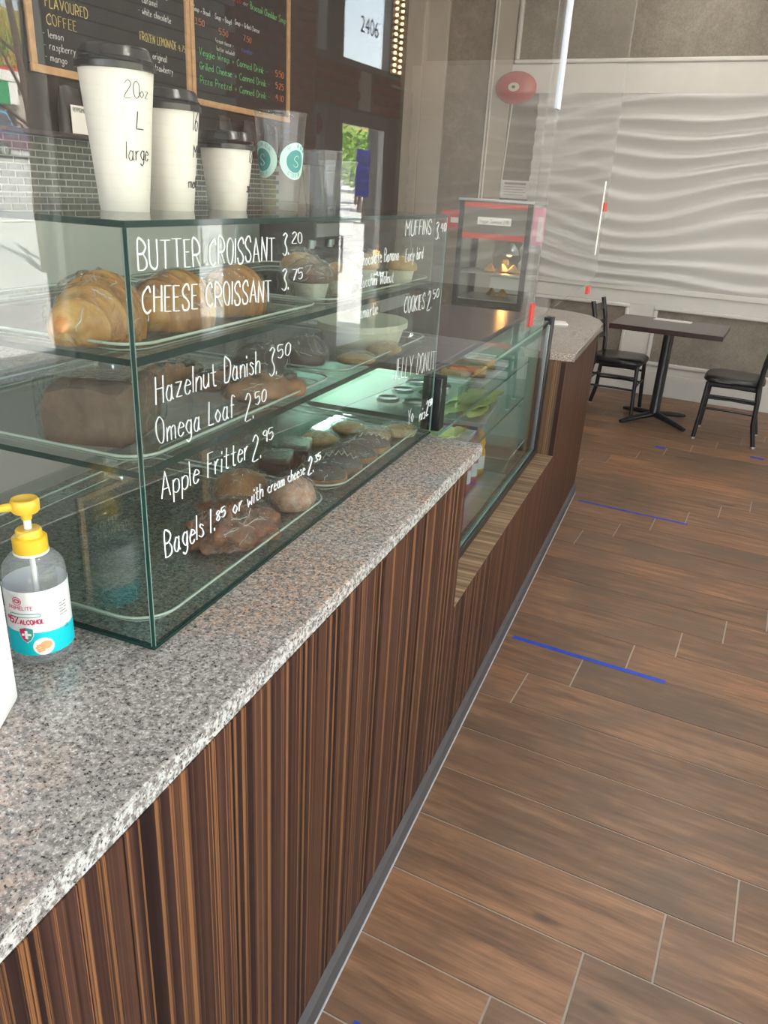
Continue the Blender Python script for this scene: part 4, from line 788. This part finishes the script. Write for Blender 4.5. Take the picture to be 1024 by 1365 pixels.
# ================================================================ far wall fixtures
bl = thing('fire_alarm_bell', 'red oval fire alarm bell on the far wall', 'fire bell', room(U0-1.345, BW-.026, 2.45), PHI)
def bell(prof, nm, mat):
    o = MB().lathe(prof, 40); o.v = [(x*1.45, -z, y) for x, y, z in o.v]; put(nm, o, MT[mat], bl, smooth=50)
bell([(.125,.0),(.128,.012),(.122,.035),(.095,.058),(.05,.068),(0,.070)], 'gong', 'red'); bell([(.034,.068),(.033,.074),(.0,.076)], 'badge', 'cream'); bell([(.012,.076),(.010,.082),(0,.083)], 'bolt', 'blackmat')
put('conduit', MB().tube([(-.02,.006,-.10),(-.035,.006,-.45),(-.05,.006,-.86)], .006, 8), MT['white'], bl, smooth=60)
nt_ = put('wall_notice', MB().box(-.13,.13,-.004,0,-.075,.075), MT['paper'], loc=room(U0-1.262, BW-.012, 1.645), rot=(0,0,PHI)); tag(nt_, 'white printed notice on the far wall below the fire bell', 'notice')
put('print_line', MB().box(-.10,.10,-.0055,-.004,.040,.058), plain('grey_print', (.30,.30,.30), .7), nt_)
for k in range(4): put('print_line', MB().box(-.10,.10-.02*(k % 2),-.0055,-.004,.018-.022*k,.026-.022*k), plain('pale_grey_print', (.45,.45,.45), .7), nt_)
# ================================================================ menu boards
def board(label, y0, y1, z0, z1):
    o = thing('menu_board', label, 'menu board', (XM, (y0+y1)/2, z0)); h = (y1-y0)/2; H = z1-z0
    put('slate', MB().box(.004,.016,-h,h,0,H), MT['slate'], o); f = .032
    for a, b, c, d in ((-h,h,0,f),(-h,h,H-f,H),(-h,-h+f,f,H-f),(h-f,h,f,H-f)): put('frame_strip', MB().box(.004,.030,a,b,c,d), MT['pine'], o, bevel=.002)
    def w(text, y, z, size, width, m, r=None): put('lettering', hand(text, size, width, plane_fn((.0165, y-(y0+y1)/2, z-z0), (0,1,.0), (0,0,1), (1,0,0)), r or size*.055, 2.4), MT[m], o)
    return w
w = board('black chalkboard menu with green lunch specials in a pine frame', 4.105, 5.235, 1.965, 2.86)
for s, z, wd, pz in (('- Veggie Wrap + Canned Drink -', 2.218, .80, '5.50'), ('- Grilled Cheese + Canned Drink -', 2.148, .83, '5.25'), ('- Pizza Pretzel + Canned Drink -', 2.078, .83, '4.10')): w(s, 4.145, z, .036, wd, 'chalkg'); w(pz, 5.06, z+.006, .036, .10, 'chalko')
w('combo', 4.64, 2.30, .03, .12, 'chalkb'); w('Tomato', 4.44, 2.545, .034, .20, 'chalkr'); w('or', 4.67, 2.545, .026, .05, 'chalkw'); w('Broccoli Cheddar Soup', 4.745, 2.540, .036, .44, 'chalkg')
w('Soup + Bread', 4.15, 2.42, .026, .16, 'chalkw'); w('Soup + Bagel', 4.36, 2.42, .026, .17, 'chalkw'); w('Soup + Grilled Cheese', 4.57, 2.43, .026, .28, 'chalkw'); w('3.50', 4.16, 2.36, .03, .09, 'chalko'); w('5.50', 4.40, 2.35, .03, .09, 'chalko'); w('7.50', 4.66, 2.36, .03, .09, 'chalko'); w('(cream cheese +', 4.36, 2.305, .022, .19, 'chalkw'); w('butter included)', 4.37, 2.265, .022, .19, 'chalkw')
w = board('black chalkboard menu with pale drink list in a pine frame', 2.93, 4.095, 1.965, 2.86)
w('FLAVOURED', 3.05, 2.225, .04, .26, 'chalky'); w('COFFEE', 3.05, 2.16, .04, .18, 'chalky'); w('- lemon', 3.02, 2.11, .030, .12, 'chalkw'); w('- raspberry', 3.02, 2.065, .030, .19, 'chalkw'); w('- mango', 3.02, 2.02, .030, .13, 'chalkw'); w('2.75', 3.36, 2.115, .028, .08, 'chalkw'); w('3.15', 3.48, 2.115, .028, .08, 'chalkw'); w('3.50', 3.58, 2.115, .028, .08, 'chalkw')
w('FROZEN LEMONADE', 3.68, 2.205, .036, .30, 'chalky'); w('4.75', 4.0, 2.205, .030, .06, 'chalky'); w('- original', 3.74, 2.135, .032, .15, 'chalkw'); w('- strawberry', 3.74, 2.085, .032, .20, 'chalkw'); w('- vanilla mocha', 3.68, 2.42, .03, .24, 'chalkw'); w('- caramel', 3.68, 2.37, .03, .15, 'chalkw'); w('- white chocolate', 3.68, 2.32, .03, .26, 'chalkw')
# shelf with bags under the menus
ws_ = put('wall_shelf', MB().box(0,.14,-1.5,1.5,-.02,0), MT['dark'], loc=(XM,4.1,1.735), bevel=.002); tag(ws_, 'narrow dark wall shelf under the menu boards', 'shelf')
bagm = plain('dark_bag', (.030,.026,.024), .35, bump=.4, bs=30.)
for i, (y, lab, mat, lb2) in enumerate(((3.085, 'bag with white peppermint card below the left menu', 'b', 'PEPPERMINT'), (3.31, 'bag with white card beside the tallest cup', 'b', ''), (3.52, 'dark coffee bag behind the tallest cup', 'b', None), (3.95, 'dark coffee bag behind the middle cup', 'b', None), (4.35, 'dark coffee bag left of the shortest cup', 'b', None), (4.62, 'dark crinkled bag behind the shortest cup', 'b', None), (4.9, 'dark coffee bag behind the clear logo cup', 'b', None))):
    o = thing('coffee_bag', lab, 'bag', (XM+.07, y, 1.735))
    def bagf(s, t):
        th = 2*PI*s; k = (1-.75*t**3); return (.045*math.cos(th)*k, .065*math.sin(th)*(1-.1*t), .19*t+.004*math.sin(th*3+t*9))
    put('bag_body', MB().grid(bagf, 20, 10, wrap=True), bagm, o, smooth=180)
    if lb2 is not None:
        put('card', MB().box(.052,.054,-.055,.055,.0,.115), MT['paper'], o)
        if lb2: put('lettering', hand(lb2, .017, .09, plane_fn((.0545,-.045,.088), (0,1,0), (0,0,1), (1,0,0)), .0011), MT['ink'], o)
# back counter with appliances
bc = thing('back_counter', 'pale back counter with cabinet doors behind the service counter', 'counter', (-2.05, 3.2, 0))
put('cabinet_body', MB().box(-.34,.28,-2.6,3.0,.08,.88), MT['white'], bc); put('worktop', MB().box(-.34,.31,-2.62,3.02,.88,.92), MT['granite'], bc, bevel=.003)
for k in range(9):
    d = put('cabinet_door', MB().box(.28,.298,-2.58+k*.62,-1.99+k*.62,.11,.86), MT['white'], bc, bevel=.003); put('handle', MB().tube([(.30,-2.1+k*.62,.70),(.325,-2.1+k*.62,.70),(.325,-2.1+k*.62,.80),(.30,-2.1+k*.62,.80)], .006, 8), MT['steel'], d)
cm = thing('coffee_machine', 'dark coffee machine on the back counter', 'coffee machine', (-2.05, 4.9, .92)); put('housing', MB().box(-.2,.2,-.3,.3,0,.09).box(-.2,-.02,-.3,.3,.09,.42).box(-.2,.2,-.3,.3,.34,.46), MT['blackmat'], cm, bevel=.01); put('panel', MB().box(.2,.206,-.28,.28,.36,.44), MT['steel'], cm)
for y in (-.14, .14): put('group_head', MB().lathe([(.03,.28),(.03,.34)], 20, c=(.1,y,0)), MT['steel'], cm, smooth=40); put('portafilter', MB().tube([(.1,y,.285),(.26,y,.275)], .014, 10), MT['black'], cm)
for i, (y, c, lab) in enumerate(((1.45, 'red', 'red tin canister on the back counter'), (1.62, 'cream', 'cream tin canister on the back counter'), (3.0, 'steel', 'steel canister on the back counter'))):
    o = thing('canister', lab, 'canister', (-2.0, y, .92)); put('tin', MB().lathe([(0,0),(.065,0),(.065,.20),(0,.20)], 28), MT[c], o, smooth=40); put('lid', MB().lathe([(.067,.19),(.067,.215),(.02,.222),(.015,.24),(0,.242)], 28), MT['steel'], o, smooth=40)
def translucent(name, c):
    t = NT(name); d = t.new('BsdfTranslucent'); d.inputs[0].default_value = (*c, 1); t.p.inputs['Base Color'].default_value = (*c, 1); m = t.new('MixShader'); m.inputs[0].default_value = .6
    t.link(t.p.outputs[0], m.inputs[1]); t.link(d.outputs[0], m.inputs[2]); t.link(m.outputs[0], t.out.inputs[0]); return t.m
# ================================================================ at the entrance and outside
ps = put('door_poster', MB().box(-.002,.002,-.12,.12,-.19,.19), translucent('blue_poster', (.40,.46,.90)), loc=room(AW+.022, 5.90, 1.70), rot=(0,0,PHI)); tag(ps, 'blue poster hanging on the glass entrance door', 'poster')
for k in range(3): put('poster_panel', MB().box(-.004,-.002,-.09,.09,-.14+k*.10,-.07+k*.10), translucent('pale_blue_print', (.55,.62,.90)), ps)
sg = put('window_sticker', disc(.075, .003, 24, sx=.75), MT['red'], loc=room(AW+.024, 5.165, 2.02), rot=(PI/2,0,PHI+PI/2)); tag(sg, 'red oval sticker on the narrow sidelight', 'sticker')
ls = thing('light_strip', 'vertical strip of warm bulbs beside the transom window', 'string lights', room(AW-.03, 6.33, 2.50), PHI)
put('backing', MB().box(0,.02,-.10,.10,0,.80), MT['black'], ls)
bm_ = MB().lathe([(0,.0),(.010,.004),(.014,.014),(.010,.024),(0,.028)], 10).mesh('bulb', 180); bm_.materials.append(emit('warm_bulb', (1.,.62,.28), 6.))
for k in range(17):
    for y in (-.055, .055): put('bulb', bm_, None, ls, loc=(-.014, y, .02+k*.046))
tag(put('curtain_rod', MB().tube([(AW-.03,6.28,2.42),(AW-.06,6.62,2.41)], .012, 8), MT['steel'], loc=M0, rot=(0,0,PHI)), 'short metal rod under the strip of bulbs', 'rod')
CLG = emit('fill_lamp_glow', (1.,.94,.86), 36.); CLD = emit('dim_fill_lamp_glow', (1.,.94,.86), 11.)
for i, (a, b) in enumerate(((.9,.5), (.9,2.6), (.9,4.7), (-1.2,1.2), (-1.2,3.4), (1.9,-1.4), (-.4,6.15), (1.1,6.15))):  # unseen ceiling lamps, added as fill; far pair rakes the wave panel
    o = thing('fill_light', 'round white fill lamp added over the customer floor' if a > 0 else 'round white fill lamp added over the serving aisle', 'added fill lamp', room(a, b, HC), 0, 'added round fill lamps')
    put('ring', MB().lathe([(.15,0),(.16,-.008),(.13,-.012),(.12,0)], 32), MT['white'], o, smooth=40); put('fill_lamp_diffuser', MB().lathe([(0,-.010),(.12,-.008),(.125,0)], 32), CLG if b < 6 else CLD, o, smooth=60)
def ga(a):
    for (a0, z0), (a1, z1) in zip(prof, prof[1:]):
        if a0 <= a <= a1: return z0+(z1-z0)*(a-a0)/(a1-a0)
    return 0
LEAFS = {}
def crown(kind, seed, n=1500):
    k = (kind, seed)
    if k in LEAFS: return LEAFS[k]
    rs = random.Random(seed); mb = MB()
    cl = [(Vector((rs.gauss(0,.42), rs.gauss(0,.42), rs.gauss(0,.36))), rs.uniform(.22,.45)) for _ in range(16)]
    for _ in range(n):
        c, r = rs.choice(cl); p = c+Vector((rs.gauss(0,1), rs.gauss(0,1), rs.gauss(0,1))).normalized()*r*rs.uniform(.7,1)
        q = Matrix.Rotation(rs.uniform(0,6.28), 3, Vector((rs.gauss(0,1),rs.gauss(0,1),rs.gauss(0,1))).normalized()); s = rs.uniform(.045,.085)
        mb.add([p+q@Vector(v)*s for v in ((-1,0,0),(0,-.6,.1),(1,0,0),(0,.6,.1))], [(0,1,2,3)])
    me = mb.mesh('foliage'); me.materials.append(kind); LEAFS[k] = me; return me
green = plain('green_leaves', (.16,.30,.05), .7, var=.5, vs=3.); gold = plain('golden_leaves', (.46,.36,.07), .7, var=.4, vs=3.); redl = plain('red_leaves', (.48,.13,.05), .7, var=.4, vs=3.); bark = plain('bark', (.085,.065,.05), .9, var=.3)
def tree(label, a, b, h, r, m, seed, group='trees across the street'):
    o = thing('street_tree', label, 'tree', room(a, b, ga(a)-.1), seed, group); put('trunk', MB().tube([(0,0,0),(.05*h*.2,0,h*.3),(0,.03*h*.2,h*.6)], [h*.03,h*.022,h*.012], 8), bark, o, smooth=60)
    c = put('foliage', crown(m, seed % 4), m, o, loc=(0,0,h*.66)); c.scale = (r, r, h*.36); return o
tl = ('leafy green tree on the hillside across the street', 'golden autumn tree on the hillside across the street', 'red autumn tree on the hillside across the street')
rs = random.Random(3)
for i in range(15):
    a = 62+14*(i // 5); b = a*(.69+.075*(i % 5))+(i // 5)*2; k = (0,1,2,1,0,1,0,0,2,1,0,1,1,0,0)[i]; tree(tl[k], a, b, rs.uniform(5,6.5), rs.uniform(1.8,2.1), (green,gold,redl)[k], i)
for i in range(7):
    a = 15+i*4.2; b = a*1.86+rs.uniform(-1,1); k = rs.choice((0,0,1)); tree(('leafy green tree beyond the entrance door', 'golden autumn tree beyond the entrance door')[k], a, b, rs.uniform(3.4,4.4), rs.uniform(1.5,1.9), (green,gold)[k], 40+i, 'trees beyond the door')
# bare tree close to the window
bt = thing('bare_tree', 'dark bare tree trunk with thin branches outside the window', 'tree', room(10., 8.53, -.1))
put('trunk', MB().tube([(0,0,0),(.02,-.03,1.2),(0,.02,2.2),(-.03,-.12,3.4),(.05,-.30,5.2)], [.085,.075,.07,.05,.03], 10), bark, bt, smooth=60); put('trunk', MB().tube([(.0,.22,0),(.0,.26,1.5),(.02,.16,2.6),(0,.25,4.5)], [.07,.06,.05,.03], 10), bark, bt, smooth=60)
for p in (((0,0,2.25),(.1,-.35,2.5),(.1,-.8,2.55)), ((0,-.02,2.6),(0,-.3,3.1),(.1,-.5,3.7)), ((0,-.10,3.2),(.2,-.6,3.6),(.2,-1.1,4.2)), ((0,.02,2.0),(-.1,-.25,2.28),(0,-.7,2.35)), ((0,-.2,3.9),(0,-.8,4.4),(0,-1.5,4.6))): put('branch', MB().tube(p, [.03,.018,.008], 6), bark, bt, smooth=60)
def car(label, cat, a, b, rz, col, tall=0.):
    o = thing('parked_car' if not tall else 'parked_van', label, cat, room(a, b, ga(a)), PHI+rz); body = plain('car_paint_'+label[:8].replace(' ', '_'), col, .25, coat=.6); gl = plain('car_glass', (.10,.12,.15), .1)
    P = [(-2.2,.35),(2.2,.35),(2.25,.62),(2.05,.80),(1.05,.92),(-1.45,.98),(-2.15,.92),(-2.28,.6)]; R = [(1.05,.90),(.35,1.40+tall),(-.95,1.42+tall),(-1.55,.96)]
    if tall: R = [(1.35,.9),(1.0,1.4+tall),(-2.1,1.42+tall),(-2.2,.96)]
    def ext(pts, w0, w1, zt): n = len(pts); vs = [(x, -(w0 if z < zt else w1), z) for x, z in pts]+[(x, (w0 if z < zt else w1), z) for x, z in pts]; return MB().add(vs, [tuple(range(n)), tuple(range(2*n-1,n-1,-1))]+[(i,n+i,n+(i+1)%n,(i+1)%n) for i in range(n)])
    put('car_body', ext(P, .88, .88, 9), body, o, bevel=.06); put('cabin', ext(R, .80, .66, 1.1), body, o, bevel=.05)
    W = [(x*.90, .93+(z-.93)*.86) for x, z in R]; put('side_glass', ext(W, .815, .685, 1.1), gl, o); W2 = [(R[0][0]+.02,.93),(R[1][0]+.03,1.34+tall),(R[2][0]-.03,1.34+tall),(R[3][0]-.03,1.0)]; put('windscreen', ext(W2, .70, .58, 1.1), gl, o)
    for x in (-1.4, 1.35):
        for y in (-.86, .86):
            wl = put('wheel', MB().lathe([(0,-.10),(.26,-.10),(.33,-.08),(.33,.08),(.26,.10),(0,.10)], 24), MT['blackmat'], o, loc=(x,y,.33), rot=(PI/2,0,0), smooth=40); put('hub_cap', MB().lathe([(0,-.112),(.20,-.104),(.20,.104),(0,.112)], 20), MT['steel'], wl, smooth=40)
    for y in (-.72, .72): put('tail_light', MB().box(-2.27,-2.15,y-.15,y+.15,.70,.86), MT['red'], o, bevel=.02)
    put('number_plate', MB().box(-2.30,-2.26,-.25,.25,.50,.62), MT['paper'], o); return o
car('dark purple sedan parked across the street', 'car', 35.5, 29.6, PI/2+.25, (.13,.06,.12)); car('light blue van parked by the shop', 'van', 40., 31.0, PI/2, (.15,.40,.60), .45)
sp = thing('roadside_shop', 'low shop with white roof edge and green sign across the street', 'building', room(43.5, 34.2, 2.7), PHI)
put('wall', MB().box(0,6,-12,3.2,0,3.6), plain('shop_wall', (.42,.38,.33), .8), sp); put('roof_edge', MB().box(-.5,6.3,-12.4,3.5,3.6,4.15), MT['paper'], sp); put('roof', MB().box(-.3,6,-12,3.2,4.15,4.35), MT['redlab'], sp)
sn = put('sign_board', MB().box(-.62,-.5,-6.0,1.6,2.35,3.55), plain('green_sign', (.02,.30,.12), .5), sp); put('sign_corner', MB().add([(-.64,-1.2,3.54),(-.64,.0,3.54),(-.64,-3.0,2.36),(-.64,-6,2.36),(-.64,-6,3.54)], [(0,1,2,3,4)]), plain('blue_sign', (.06,.22,.42), .5), sn); put('sign_end', MB().box(-.64,-.62,1.0,1.6,2.36,3.54), MT['paper'], sn)
for r_ in range(3):
    for k in range(9-2*r_): put('sign_mark', MB().box(-.66,-.64,-4.6+k*.55+r_*.3,-4.2+k*.55+r_*.3,3.05-r_*.30,3.25-r_*.30), plain('sign_yellow', (.75,.65,.05), .5) if not bpy.data.materials.get('sign_yellow') else bpy.data.materials['sign_yellow'], sn)
for k in range(5): f_ = put('shop_window', MB().box(-.04,.02,-10.5+k*2.6,-8.6+k*2.6,.5,2.1), MT['aluminium'], sp); put('pane', MB().box(-.05,-.03,-10.4+k*2.6,-8.7+k*2.6,.6,2.0), plain('shop_glass', (.05,.06,.07), .1) if not bpy.data.materials.get('shop_glass') else bpy.data.materials['shop_glass'], f_)
